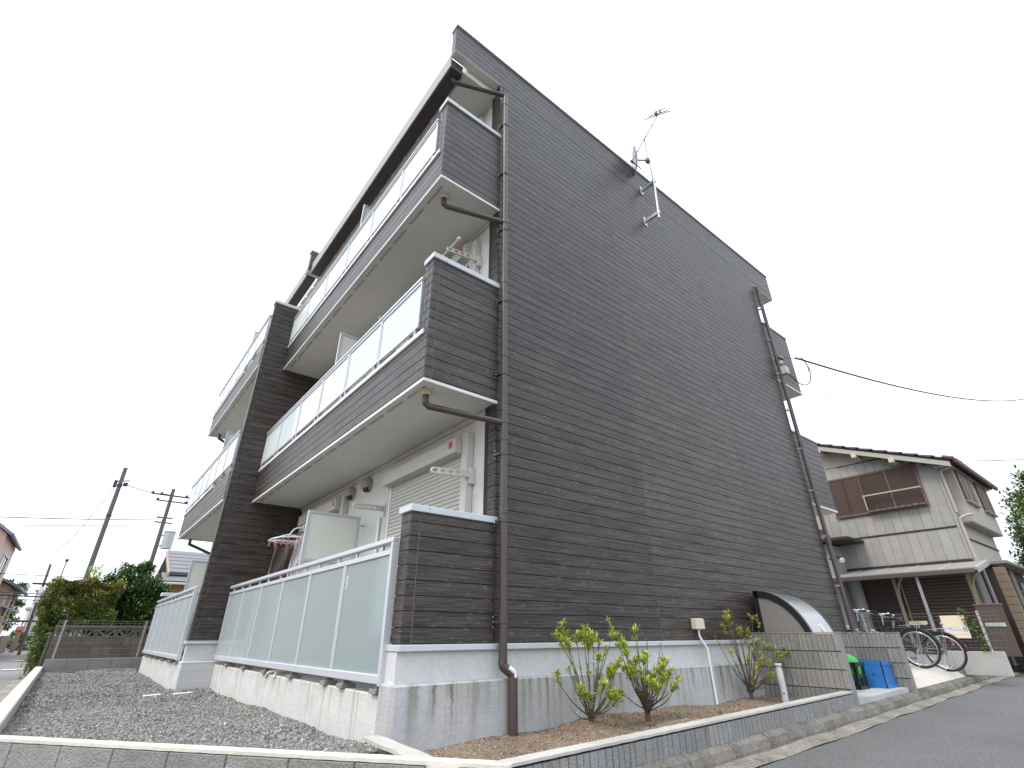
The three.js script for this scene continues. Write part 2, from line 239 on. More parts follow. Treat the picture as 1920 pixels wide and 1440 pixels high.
// side wall
rows(backing, 'x', [[XW, 2.902], [2.907, 5.196], [5.204, 7.826], [7.834, XR]], Y0, 8.585, 0);
rows(backing, 'x', [[2.03, 5.196], [5.204, 7.826], [7.834, 11.46]], 8.585, 9.185, 0);
rows(backing, 'x', [[XR, 11.46]], 8.47, 8.585, 0);
for (const l of LV) rows(backing, 'x', [[XF, 2.052], [2.06, XW - 0.003]], l === LV[0] ? Y0 : l.b + 0.03, l.t, 0);
for (const [ya, yb] of [[5.9, 7.34], [3.24, 4.68]]) rows(backing, 'x', [[XR + 0.003, 11.55]], ya, yb, 0);
each('sealant_joint', [B(5.1965, 5.2035, Y0, 9.18, -0.012, -0.0008), B(7.8265, 7.8335, Y0, 9.18, -0.012, -0.0008), B(2.901, 2.908, 1.93, 3.2, -0.012, -0.0015), B(2.901, 2.908, 4.7, 5.95, -0.012, -0.0015), ...LV.map(l => B(2.0525, 2.0595, l === LV[0] ? Y0 : l.b + 0.03, l.t, -0.012, 0.001))], sealant, apt);
// balconies, near half
const wallN = mesh('front_wall', [B(XI, 3.1, 0.6, 8.6, -6.2, -0.13), B(2.5, 3.1, 0.6, 8.6, ZE, -6.37)], whiteW, apt);
mesh('corner_pier', [B(XW + 0.013, 3.05, 0.9, 8.57, -0.13, -0.014)], sidBack, apt);
rows(wallN, 'z', [[-0.013, -0.13]], Y0, 8.58, XW);
each('wall_trim', [...LV.map(l => B(XI - 0.02, XI + 0.01, l.b === 0.65 ? 2.99 : l.b - 0.0, l.b === 0.65 ? 3.1 : l.b, -6.19, -0.13)).slice(0, 0), B(XI - 0.03, XI - 0.001, 3.115, 3.168, -6.19, -0.135), B(XI - 0.03, XI - 0.001, 5.87, 5.923, -6.19, -0.135), B(XI - 0.03, XI - 0.001, 8.38, 8.43, -6.19, -0.135)], steelCream, apt);
function balcony(l, xf, z0, z1, xi, pierZ) {
  const s = mesh('balcony', profZ([[xf + 0.014, l.b + 0.012], [xi, l.b + 0.012], [xi, l.b + 0.14], [xf + 0.12, l.b + 0.14], [xf + 0.12, l.sb], [xf + 0.014, l.sb]], z1, z0), soff, apt);
  rows(s, 'z', [[z0, pierZ], [pierZ, (z0 + z1) / 2], [(z0 + z1) / 2, z1]], l.b + 0.03, l.sb, xf);
  mesh('edge_trim', [B(xf - 0.008, xf + 0.03, l.b - 0.004, l.b + 0.028, z1, z0 + (z0 > -1 ? 0.02 : 0)), ...(z0 > -1 ? [B(xf + 0.031, XW + 0.01, l.b - 0.004, l.b + 0.028, -0.03, 0.008)] : [])], capM, s);
  bits('vent_strip', Array.from({ length: Math.floor((z0 - z1) / 0.46) }, (_, i) => B(xf + 0.075, xf + 0.1, l.b + 0.006, l.b + 0.014, z0 - 0.12 - i * 0.46, z0 - 0.47 - i * 0.46)), aluD, s);
  mesh('sill', CB(xf - 0.022, xf + 0.13, l.sb + 0.003, l.st, z1, pierZ + 0.02, 0.006), capM, s);
  return s;
}
function railing(l, xp, z0, z1, n, glass) { // framed frosted panels on short posts
  const r = mesh('railing', [CB(xp - 0.028, xp + 0.03, l.gt - 0.012, l.gt + 0.03, z1, z0, 0.008)], alu, apt), w = (z0 - z1) / n;
  const fr = [], br = [];
  for (let i = 0; i < n; i++) {
    const a = z0 - i * w - 0.006, b = z0 - (i + 1) * w + 0.006;
    fr.push(B(xp - 0.016, xp + 0.016, l.gb, l.gb + 0.03, b, a), B(xp - 0.016, xp + 0.016, l.gt - 0.045, l.gt - 0.015, b, a), B(xp - 0.014, xp + 0.014, l.gb + 0.031, l.gt - 0.046, a - 0.026, a), B(xp - 0.014, xp + 0.014, l.gb + 0.031, l.gt - 0.046, b, b + 0.026));
    mesh('glass_panel', B(xp - 0.003, xp + 0.003, l.gb + 0.028, l.gt - 0.043, b + 0.024, a - 0.024), glass, r);
    br.push(CB(xp - 0.012, xp + 0.05, l.st + 0.001, l.gb - 0.001, a - 0.1, a - 0.06, 0.004), CB(xp - 0.012, xp + 0.05, l.st + 0.001, l.gb - 0.001, b + 0.03, b + 0.07, 0.004));
  }
  mesh('frame', fr, alu, r); bits('bracket', br, aluD, r); return r;
}
for (const l of LV.slice(1)) {
  const s = balcony(l, XF, -0.013, ZP, XI, -0.1);
  mesh('pier', B(XF + 0.014, 2.12, l.sb, l.t, -0.172, -0.014), sidBack, s);
  mesh('pier', B(2.121, XW - 0.005, l.b + 0.14, l.t, -0.13, -0.014), sidBack, s);
  rows(s, 'z', [[-0.013, -0.085], [-0.091, -0.175]], l.sb, l.t, XF);
  each('cap', [CB(XF - 0.02, 2.13, l.t + 0.002, l.c, -0.19, 0.024, 0.004), CB(2.132, XW + 0.02, l.t + 0.002, l.c, -0.16, 0.022, 0.004)], capB, s);
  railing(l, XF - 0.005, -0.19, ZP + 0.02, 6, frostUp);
}
{ // ground floor pier beside the fence
  const p = mesh('pier', [B(XF + 0.014, 2.12, 0.6, LV[0].t, -0.172, -0.014), B(2.121, XW - 0.005, 0.6, LV[0].t, -0.13, -0.014)], sidBack, apt);
  rows(p, 'z', [[-0.013, -0.18]], Y0, LV[0].t, XF);
  each('cap', [CB(XF - 0.025, 2.13, LV[0].t + 0.002, 1.99, -0.2, 0.026, 0.005), CB(2.132, XW + 0.02, LV[0].t + 0.002, 1.99, -0.16, 0.023, 0.005)], capB, p);
}
// partition wall between the halves
{
  const p = mesh('partition_wall', [B(1.545, 3.0, 0.9, 7.42, -6.36, ZP - 0.014)], sidBack, apt);
  rows(p, 'x', [[1.53, 1.615], [1.622, XI]], Y0, 7.42, ZP); rows(p, 'z', [[ZP - 0.014, -6.36]], Y0, 7.42, 1.53);
  mesh('sealant_joint', B(1.6155, 1.6215, Y0, 7.42, ZP - 0.012, ZP - 0.001), sealant, p);
  mesh('cap', CB(1.505, 2.4, 7.422, 7.49, -6.38, ZP + 0.025, 0.008), capM, p);
}
// far half, half a metre forward
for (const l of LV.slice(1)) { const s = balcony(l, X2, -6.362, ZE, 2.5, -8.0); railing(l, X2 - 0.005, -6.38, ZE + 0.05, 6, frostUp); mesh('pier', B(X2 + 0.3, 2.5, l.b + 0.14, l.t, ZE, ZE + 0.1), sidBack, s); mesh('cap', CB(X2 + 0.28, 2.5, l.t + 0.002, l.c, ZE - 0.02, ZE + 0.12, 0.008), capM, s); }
{
  const p = mesh('pier', B(X2 + 0.014, 2.5, 0.6, 1.85, ZE, ZE + 0.16), sidBack, apt);
  rows(p, 'x', [[X2 + 0.014, 2.5]], Y0, 1.85, ZE + 0.174); mesh('cap', CB(X2 - 0.02, 2.52, 1.852, 1.93, ZE - 0.02, ZE + 0.2, 0.01), capM, p);
}
// body and roof
mesh('body', [B(3.1, XR - 0.002, 0.3, 8.9, ZE, -0.201), B(XR, 11.54, 0.3, 8.4, ZE, -1.6)], mat([0.3, 0.29, 0.28], 0.8), apt);
{
  const rf = mesh('roof', B(2.31, 11.3, 8.47, 8.8, ZE, -0.129), soff, apt);
  mesh('roof_edge', [CB(2.01, 11.48, 9.186, 9.222, -0.15, 0.022, 0.006)], mat([0.5, 0.5, 0.52], 0.4), rf);
  each('eave_gutter', [B(2.052, 2.24, 8.375, 8.56, -6.04, -0.129), B(2.009, 2.2, 8.375, 8.56, ZE, -6.213)], brownDark, rf);
  each('fascia', [CB(2.028, 2.05, 8.37, 8.66, -6.045, -0.129, 0.004), CB(1.985, 2.007, 8.37, 8.66, ZE, -6.212, 0.004)], mat([0.26, 0.26, 0.265], 0.5), rf);
  bits('vent_strip', Array.from({ length: 24 }, (_, i) => B(2.26, 2.285, 8.425, 8.437, -0.2 - i * 0.46, -0.56 - i * 0.46)), aluD, rf);
  mesh('soffit', [B(2.232, XI, 8.438, 8.469, -6.05, -0.128)], soff, rf);
  mesh('end_strip', B(1.96, 2.5, 8.42, 8.437, -6.21, -6.05), capM, rf);
  const w = mesh('parapet', B(1.99, 6, 8.44, 9.0, -6.2, -6.06), sidBack, rf); rows(backing, 'x', [[1.98, 3.2]], 8.44, 9.0, -6.046); rows(backing, 'z', [[-6.06, -6.2]], 8.44, 9.0, 1.976);
  mesh('parapet_cap', CB(1.95, 6, 9.002, 9.05, -6.22, -6.03, 0.006), capM, rf);
  rows(backing, 'z', [[-0.013, -0.127]], 8.585, 9.185, 2.026);
  each('wing_underside', [B(2.026, XW + 0.02, 8.572, 8.583, -0.126, -0.001), B(XR + 0.002, 11.46, 8.455, 8.468, -0.5, -0.001)], soff, rf);
  mesh('rear_eave', B(XR, 11.45, 8.47, 8.7, -1.6, -0.127), soff, rf);
}
// rear corridor parapets
for (const [ya, yb] of [[5.9, 7.34], [3.24, 4.68]]) {
  const c = mesh('rear_parapet', [B(XR + 0.003, 11.54, ya, yb, -0.13, -0.014), B(11.41, 11.54, ya, yb, -1.6, -0.131), B(XR + 0.003, 11.41, ya - 0.02, ya + 0.1, -1.6, -0.131)], sidBack, apt);
  mesh('edge_trim', [B(XR + 0.003, 11.57, ya - 0.04, ya - 0.004, -0.03, 0.012)], capM, c); mesh('corridor_soffit', B(XR + 0.003, 11.55, ya - 0.045, ya - 0.021, -1.6, -0.031), soff, c);
  mesh('cap', CB(XR + 0.003, 11.57, yb + 0.002, yb + 0.05, -0.16, 0.02, 0.008), alu, c);
}
// choose the 300 boards that show largest; the rest is one joined part
{
  const eye = camera.position; for (const d of boards) { const mid = (d.a0 + d.a1) / 2, c = d.dir === 'x' ? V(mid, (d.y0 + d.y1) / 2, d.p) : V(d.p, (d.y0 + d.y1) / 2, mid); const v = c.clone().sub(eye), L = v.length(), nd = d.dir === 'x' ? Math.max(0, -v.z / L) : Math.max(0, v.x / L); d.score = (d.a1 - d.a0) * (d.y1 - d.y0) * nd / (L * L); }
  const s = [...boards].sort((a, b) => b.score - a.score), top = new Set(s.slice(0, 300)), rest = [];
  boards.forEach((d, i) => { const g = boardGeo(d); if (top.has(d)) mesh('board', g, SID[i % 4], d.wall, 0); else rest.push(g); });
  tag(mesh('siding', rest, SID[0], apt, 0), null, null, null, 'stuff');
}
// plinth: metal flashing, rendered base, thicker footing below with rain stains
function stainUV(g, lenM, top, h, axis) { const p = g.attributes.position, n = g.attributes.normal, uv = []; for (let i = 0; i < p.count; i++) { const up = Math.abs(n.getY(i)) > 0.7; uv.push((Math.abs(n.getX(i)) > 0.7 || axis === 'z' ? p.getZ(i) + 3 : p.getX(i)) / lenM, up ? 0.55 : 1 - (top - p.getY(i)) / h - 0.001); } g.setAttribute('uv', new THREE.Float32BufferAttribute(uv, 2)); return g; }
each('flashing', [CB(XF - 0.03, XR + 0.01, 0.893, 0.938, -0.02, 0.03, 0.004), CB(XF - 0.03, XF + 0.02, 0.893, 0.938, -0.2, -0.021, 0.004), CB(1.49, XI, 0.893, 0.938, ZP - 0.02, ZP + 0.035, 0.004), CB(1.49, 1.54, 0.893, 0.938, -6.37, ZP - 0.021, 0.004)], alu, apt);
each('plinth', [B(1.955, XR, 0.5, 0.892, -0.19, -0.012), B(1.525, XI, 0.5, 0.892, -6.35, ZP - 0.004)], plinthM, apt, 0.6);
{
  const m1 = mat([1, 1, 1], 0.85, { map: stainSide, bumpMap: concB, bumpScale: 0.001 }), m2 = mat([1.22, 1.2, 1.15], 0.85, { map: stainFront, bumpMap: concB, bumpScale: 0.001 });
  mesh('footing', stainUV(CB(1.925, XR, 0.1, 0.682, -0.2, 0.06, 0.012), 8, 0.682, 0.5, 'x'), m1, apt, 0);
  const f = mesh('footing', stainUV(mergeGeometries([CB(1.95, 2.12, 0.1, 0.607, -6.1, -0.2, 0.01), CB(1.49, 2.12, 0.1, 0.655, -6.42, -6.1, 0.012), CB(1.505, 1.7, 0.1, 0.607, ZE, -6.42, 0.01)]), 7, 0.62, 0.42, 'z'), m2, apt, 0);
  each('terrace_slab', [B(2.12, 2.88, 0.3, 0.6, -6.1, -0.2), B(1.7, 2.5, 0.3, 0.6, ZE, -6.42), B(2.3, 2.86, 0.6, 0.66, -6.1, -0.25)], conc, apt, 0.7);
  const hose = mat([0.66, 0.62, 0.45], 0.6);
  each('drain_hose', [tube([[2.5, 0.64, -2.9], [2.2, 0.64, -2.95], [1.99, 0.645, -3.0], [1.94, 0.625, -3.1], [1.935, 0.58, -3.16]], 0.014), tube([[2.5, 0.64, -3.0], [2.15, 0.65, -3.02], [1.96, 0.635, -2.86], [1.935, 0.585, -2.84]], 0.013), tube([[2.2, 0.63, -9.5], [1.6, 0.63, -9.45], [1.49, 0.6, -9.4]], 0.014), tube([[2.0, 0.63, -6.9], [1.6, 0.63, -6.75], [1.49, 0.6, -6.7]], 0.014)], hose, apt);
}
// ground floor glass fences
function fence(xp, z0, z1, n) {
  const r = mesh('glass_fence', [CB(xp - 0.03, xp + 0.035, 1.7, 1.745, z1, z0 + 0.02, 0.008)], alu, apt), w = (z0 - z1) / n, fr = [], ft = [];
  for (let i = 0; i < n; i++) {
    const a = z0 - i * w - 0.004, b = z0 - (i + 1) * w + 0.004;
    fr.push(CB(xp - 0.03, xp + 0.022, 0.672, 0.735, b, a, 0.006), CB(xp - 0.02, xp + 0.02, 1.605, 1.65, b, a, 0.005), B(xp - 0.018, xp + 0.018, 0.736, 1.604, a - 0.03, a), B(xp - 0.018, xp + 0.018, 0.736, 1.604, b, b + 0.026));
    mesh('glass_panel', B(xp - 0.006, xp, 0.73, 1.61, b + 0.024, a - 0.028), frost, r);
    for (const q of i ? [0.12] : [0.05, 0.7]) ft.push(CB(xp + 0.0, xp + 0.07, 0.608, 0.672, a - q, a - q - 0.06, 0.004), CB(xp - 0.025, xp + 0.1, 0.607, 0.64, a - q + 0.03, a - q - 0.09, 0.004));
    fr.push(B(xp - 0.008, xp + 0.012, 1.651, 1.699, a - 0.2, a - 0.23), B(xp - 0.008, xp + 0.012, 1.651, 1.699, b + 0.2, b + 0.23));
  }
  fr.push(CB(xp - 0.034, xp + 0.03, 0.66, 1.698, z0 + 0.002, z0 + 0.03, 0.006));
  mesh('frame', fr, alu, r); each('post_foot', ft, concGrey, r); return r;
}
const fz = fence(1.945, -0.21, -6.09, 6); fence(1.48, -6.4, -11.3, 6);
bits('glass_mark', Array.from({ length: 7 }, (_, i) => B(1.9335, 1.9385, 1.385 + i * 0.019, 1.393 + i * 0.019, -1.13 - 0.012 * (i % 2), -1.09)), whitePl, fz);
// privacy screens
function screen(l, x0, x1, z, top) {
  const fl = l.b + 0.1, s = mesh('privacy_screen', [B(x0, x0 + 0.032, fl, top, z - 0.02, z + 0.02), B(x1 - 0.04, x1, fl, top, z - 0.02, z + 0.02), B(x0 + 0.033, x1 - 0.041, top - 0.032, top, z - 0.02, z + 0.02), B(x0 + 0.033, x1 - 0.041, top - 0.645, top - 0.61, z - 0.02, z + 0.02)], alu, apt);
  const pm = mat([0.68, 0.69, 0.62], 0.6); mesh('screen_panel', B(x0 + 0.033, x1 - 0.041, top - 0.61, top - 0.033, z - 0.006, z + 0.006), pm, s); mesh('screen_panel', B(x0 + 0.033, x1 - 0.041, fl, top - 0.646, z - 0.006, z + 0.006), pm, s);
  bits('bolt', [cyl([x1, top - 0.12, z + 0.01], [x1 + 0.05, top - 0.12, z + 0.01], 0.012), cyl([x1 + 0.045, top - 0.12, z + 0.01], [x1 + 0.06, top - 0.12, z + 0.01], 0.02)], steel, s);
}
screen(LV[0], 2.06, 2.79, -3.1, 2.5); screen(LV[1], 2.06, 2.82, -3.1, 5.3); screen(LV[2], 2.06, 2.82, -3.1, 8.1); screen(LV[0], 1.62, 2.4, -8.9, 2.42); screen(LV[1], 1.62, 2.4, -8.9, 5.3); screen(LV[2], 1.62, 2.4, -8.9, 8.1);
// windows with roller shutters
const shut = mat([0.5, 0.485, 0.44], 0.55), red = mat([0.62, 0.03, 0.04], 0.5);
function windowUnit(z0, z1, yb, yt, closed) { // z0 > z1
  const w = mesh('window', [B(XI - 0.06, XI - 0.002, yb, yt - 0.23, z0 - 0.06, z0 - 0.022), B(XI - 0.06, XI - 0.002, yb, yt - 0.23, z1 + 0.022, z1 + 0.06), B(XI - 0.045, XI - 0.002, yb, yb + 0.05, z1 + 0.061, z0 - 0.061)], whitePl, apt);
  each('guide_rail', [CB(XI - 0.09, XI - 0.002, yb, yt - 0.02, z0 - 0.02, z0 + 0.09, 0.006), CB(XI - 0.07, XI - 0.002, yb, yt - 0.2, z1 - 0.02, z1 + 0.02, 0.004)], steelCream, w);
  const box = mesh('shutter_box', profZ([[XI - 0.002, yt - 0.24], [XI - 0.17, yt - 0.24], [XI - 0.17, yt - 0.08], [XI - 0.1, yt], [XI - 0.002, yt]], z1, z0 - 0.021), shut, w);
  mesh('sticker', [B(XI - 0.174, XI - 0.1705, yt - 0.175, yt - 0.1, z0 - 0.15, z0 - 0.08)], red, box);
  if (closed) { const c = mesh('shutter', B(XI - 0.035, XI - 0.03, yb, yt - 0.2, z1 + 0.06, z0 - 0.06), shut, w); for (let y = yb + 0.05; y < yt - 0.25; y += 0.047) mesh('slat', profZ([[XI - 0.036, y], [XI - 0.047, y + 0.009], [XI - 0.05, y + 0.023], [XI - 0.047, y + 0.036], [XI - 0.036, y + 0.044]], z1 + 0.061, z0 - 0.061), shut, c); }
  else { mesh('sash', [B(XI - 0.04, XI - 0.01, yb + 0.05, yt - 0.24, z0 - 0.11, z0 - 0.061), B(XI - 0.04, XI - 0.01, yb + 0.05, yt - 0.24, (z0 + z1) / 2 - 0.03, (z0 + z1) / 2 + 0.03), B(XI - 0.04, XI - 0.01, yt - 0.3, yt - 0.24, (z0 + z1) / 2 + 0.031, z0 - 0.111)], whitePl, w); mesh('pane', B(XI - 0.02, XI - 0.016, yb + 0.05, yt - 0.3, z1 + 0.06, z0 - 0.11), glassD, w); }
}
windowUnit(-0.53, -2.32, 1.0, 3.0, true); windowUnit(-3.95, -5.75, 1.0, 3.0, true);
windowUnit(-0.53, -2.32, 3.75, 5.76, false); windowUnit(-3.95, -5.75, 3.75, 5.76, true); windowUnit(-0.53, -2.32, 6.5, 8.3, false); windowUnit(-3.95, -5.75, 6.5, 8.3, true);
// hinged laundry arms with holes
function arm(x, y, z, ang, len = 0.46) {
  const s = new THREE.Shape(); s.moveTo(0, -0.03); s.lineTo(len - 0.03, -0.03); s.absarc(len - 0.03, 0, 0.03, -Math.PI / 2, Math.PI / 2); s.lineTo(0, 0.03); s.closePath();
  for (let i = 0; i < 4; i++) { const h = new THREE.Path(); h.absellipse(len - 0.045 - i * 0.084, 0, 0.032, 0.021, 0, Math.PI * 2); s.holes.push(h); }
  const g = new THREE.ExtrudeGeometry(s, { depth: 0.022, bevelEnabled: true, bevelSize: 0.004, bevelThickness: 0.004, bevelSegments: 1, curveSegments: 8 });
  g.translate(0, 0, -0.011); g.rotateZ(-0.05); g.rotateY(ang); g.translate(x, y, z);
  const a = mesh('laundry_arm', ni(g), steelCream, apt); mesh('arm_bracket', [CB(x - 0.03, x + 0.035, y - 0.1, y + 0.07, z - 0.025, z + 0.025, 0.005)], steelCream, a);
}
arm(2.84, 2.5, -0.42, Math.PI - 0.1); arm(2.84, 2.5, -2.41, Math.PI + 0.05); arm(2.84, 2.5, -3.88, Math.PI); arm(2.84, 2.5, -5.83, Math.PI);
arm(2.84, 5.38, -0.42, Math.PI - 0.1); arm(2.84, 5.38, -2.41, Math.PI); arm(2.84, 8.0, -0.42, Math.PI);
// hooded vents
for (const [y, z] of [[2.98, -3.12], [2.98, -3.72], [5.74, -3.12], [5.74, -3.72]]) {
  const g = new THREE.SphereGeometry(0.092, 16, 10, 0, Math.PI * 2, 0, Math.PI * 0.62); g.scale(1, 1.05, 1); g.rotateZ(0.5); g.translate(2.83, y, z);
  const h = mesh('vent_hood', [ni(g), cyl([2.83, y, z], [2.875, y, z], 0.1, 0.1, 18)], mat([0.34, 0.29, 0.25], 0.45), apt); mesh('grille', cyl([2.79, y - 0.062, z], [2.83, y - 0.045, z], 0.062, 0.07, 14), blackM, h);
}
mesh('rain_pipe', [cyl([2.85, 1.2, -2.6], [2.85, 2.42, -2.6], 0.022)], whitePl, apt);
// drain pipes on the side wall
{
  const px = 2.885, pz = 0.075, r = 0.036;
  const d = mesh('downpipe', [cyl([px, 0.79, pz], [px, 8.24, pz], r, r, 18), cyl([2.965, 0.2, 0.105], [2.965, 0.7, 0.105], 0.04, 0.04, 18), tube([[px, 0.82, pz], [px, 0.775, pz], [2.925, 0.74, 0.09], [2.965, 0.705, 0.105], [2.965, 0.66, 0.105]], 0.039, 16, 20)], brownPipe, apt);
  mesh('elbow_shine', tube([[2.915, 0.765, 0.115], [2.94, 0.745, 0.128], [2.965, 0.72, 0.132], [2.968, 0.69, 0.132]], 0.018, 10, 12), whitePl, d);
  each('coupling', [7.6, 6.6, 5.7, 4.75, 3.75, 2.78, 2.96, 2.05, 1.12, 8.05].map(y => cyl([px, y - 0.03, pz], [px, y + 0.03, pz], r + 0.005, r + 0.005, 18)), brownPipe, d);
  const br = [], bo = []; for (const y of [7.55, 6.55, 5.55, 4.45, 3.5, 2.6, 1.95, 1.1]) { br.push(cyl([px, y - 0.007, pz], [px, y + 0.007, pz], r + 0.007, r + 0.007, 18), B(px - 0.06, px - 0.03, y - 0.01, y + 0.01, 0.001, pz), B(px - 0.07, px - 0.055, y - 0.05, y + 0.05, 0.001, 0.008)); for (const q of [-0.04, 0, 0.04]) bo.push(cyl([px - 0.0625, y + q, 0.008], [px - 0.0625, y + q, 0.016], 0.008, 0.008, 6)); } bits('pipe_bracket', br, brownPipe, d); bits('screw', bo, steel, d);
  const bend = (pts, r) => mergeGeometries([...poly(pts, r, 14), ...pts.slice(1, -1).map(p => ni(new THREE.SphereGeometry(r * 1.02, 12, 8)).translate(...p))]);
  each('branch_pipe', [bend([[2.12, 3.14, -0.21], [2.12, 3.05, -0.21], [2.16, 3.015, -0.2], [2.84, 2.94, 0.06], [px, 2.935, pz]], 0.033), bend([[2.16, 5.9, -0.24], [2.16, 5.8, -0.24], [2.2, 5.77, -0.23], [2.84, 5.69, 0.06], [px, 5.685, pz]], 0.033), bend([[2.16, 8.42, -0.26], [2.16, 8.33, -0.26], [2.2, 8.3, -0.25], [2.84, 8.25, 0.06], [px, 8.235, pz], [px, 8.16, pz]], 0.033), bend([[1.75, 3.15, ZE + 0.4], [1.75, 3.03, ZE + 0.4], [2.5, 2.82, ZE + 0.05]], 0.035), bend([[1.75, 5.91, ZE + 0.4], [1.75, 5.8, ZE + 0.4], [2.5, 5.6, ZE + 0.05]], 0.035)], brownPipe, d);
  each('drain_collar', [[2.12, 3.13, -0.21], [2.16, 5.885, -0.24]].map(([x, y, z]) => mergeGeometries([cyl([x, y, z], [x, y + 0.05, z], 0.045, 0.055, 16), cyl([x, y + 0.04, z], [x, y + 0.055, z], 0.075, 0.075, 18)])), cream, d);
  const q = mesh('downpipe', [cyl([10.47, 0.3, 0.07], [10.47, 8.35, 0.07], 0.038, 0.038, 14)], mat([0.075, 0.058, 0.06], 0.4), apt);
  bits('pipe_bracket', Array.from({ length: 9 }, (_, i) => B(10.395, 10.44, 0.9 + i * 0.85, 0.93 + i * 0.85, 0.002, 0.07)), aluD, q);
  each('coupling', [8.25, 6.35, 4.4, 2.5].map(y => cyl([10.47, y - 0.035, 0.07], [10.47, y + 0.035, 0.07], 0.045, 0.045, 14)), brownPipe, q);
  each('service_box', [CB(10.42, 10.56, 5.98, 6.16, 0.1, 0.22, 0.01), CB(10.44, 10.52, 6.24, 6.32, 0.1, 0.16, 0.01)], mat([0.5, 0.47, 0.4], 0.6), q);
}
settle(apt);

// ================================================================ plot: low walls, gravel, planting bed
function ribBlock(L, h, d, n) { // split-faced block: vertical ribs on its +z face
  const pos = [], w = L / n; let x = 0; const pts = [[0, 0]];
  for (let i = 0; i < n; i++) { const o = 0.004 * rnd(), ww = i < n - 1 ? w * (0.8 + 0.4 * rnd()) : L - x; pts.push([x + 0.004, o], [x + Math.max(0.012, ww) - 0.004, o - 0.001 * rnd()]); x += Math.max(0.012, ww); if (i < n - 1) pts.push([x - 0.0025, -0.008], [x + 0.0025, -0.008]); }
  pts.push([L, 0]); pts[0][1] = -0.006; pts[pts.length - 1][1] = -0.006;
  for (let i = 0; i + 1 < pts.length; i++) { const [a, p] = pts[i], [b, q] = pts[i + 1]; pos.push(...quadP([a, 0, p], [b, 0, q], [b, h, q], [a, h, p]), ...[a, h, p, b, h, q, (a + b) / 2, h, -d]); }
  pos.push(...quadP([0, 0, -d], [0, 0, -0.006], [0, h, -0.006], [0, h, -d]), ...quadP([L, 0, -0.006], [L, 0, -d], [L, h, -d], [L, h, -0.006]), ...quadP([0, h, -0.02], [L, h, -0.02], [L, h, -d], [0, h, -d]), ...quadP([L, 0, -d], [0, 0, -d], [0, h, -d], [L, h, -d]));
  return tris(pos);
}
// a wall of blocks from (x0,z0) to (x1,z1); the face is on the left-hand side going along, given by side
function blockWall(parent, x0, z0, x1, z1, y0, courses, h, L, ribs, d, mats, plain) {
  const dx = x1 - x0, dz = z1 - z0, len = Math.hypot(dx, dz), ang = Math.atan2(-dz, dx);
  for (let c = 0; c < courses.length; c++) { let s = c % 2 && courses.length > 1 ? -L / 2 : 0; for (; s < len - 0.02; s += L) {
    const a = Math.max(0, s), b = Math.min(len, s + L), hh = courses[c];
    const yb = y0 + courses.slice(0, c).reduce((p, q) => p + q, 0), g = plain ? CB(0.002, b - a - 0.002, 0.002, hh - 0.003, -d, 0.002 * rnd(), 0.005) : ribBlock(b - a - 0.004, hh - 0.011, d, Math.max(1, Math.round(ribs * (b - a) / L)));
    g.translate(a + 0.002, yb, 0); uvm(g, 1.4, rnd() * 5, rnd() * 5); g.rotateY(ang); g.translate(x0, 0, z0); mesh('block', g, mats[Math.floor(rnd() * mats.length)], parent, 0);
  } }
}
const rough = (g, a, sz = 7) => { const p = g.attributes.position; for (let i = 0; i < p.count; i++) { const x = p.getX(i), y = p.getY(i), z = p.getZ(i); p.setXYZ(i, x + a * Math.sin(x * sz * 3 + z * sz * 5), y + a * Math.sin(x * sz * 7 + z * sz * 4 + 1), z + a * Math.sin(x * sz * 6 + z * sz * 2 + 2)); } g.computeVertexNormals(); return g; };
function strip(x0, z0, x1, z1, w, y0, y1, n, amp) { // mortar capping: subdivided bar, a little uneven; w to the left of its run is negative
  const dx = x1 - x0, dz = z1 - z0, len = Math.hypot(dx, dz), g = new THREE.BoxGeometry(len, y1 - y0, Math.abs(w), n, 1, 2); g.translate(len / 2, (y0 + y1) / 2, -w / 2); g.rotateY(Math.atan2(-dz, dx)); g.translate(x0, 0, z0); return rough(ni(g), amp, 5);
}
const zpl = x => 1.365 - 0.0549 * (x - 1.9);
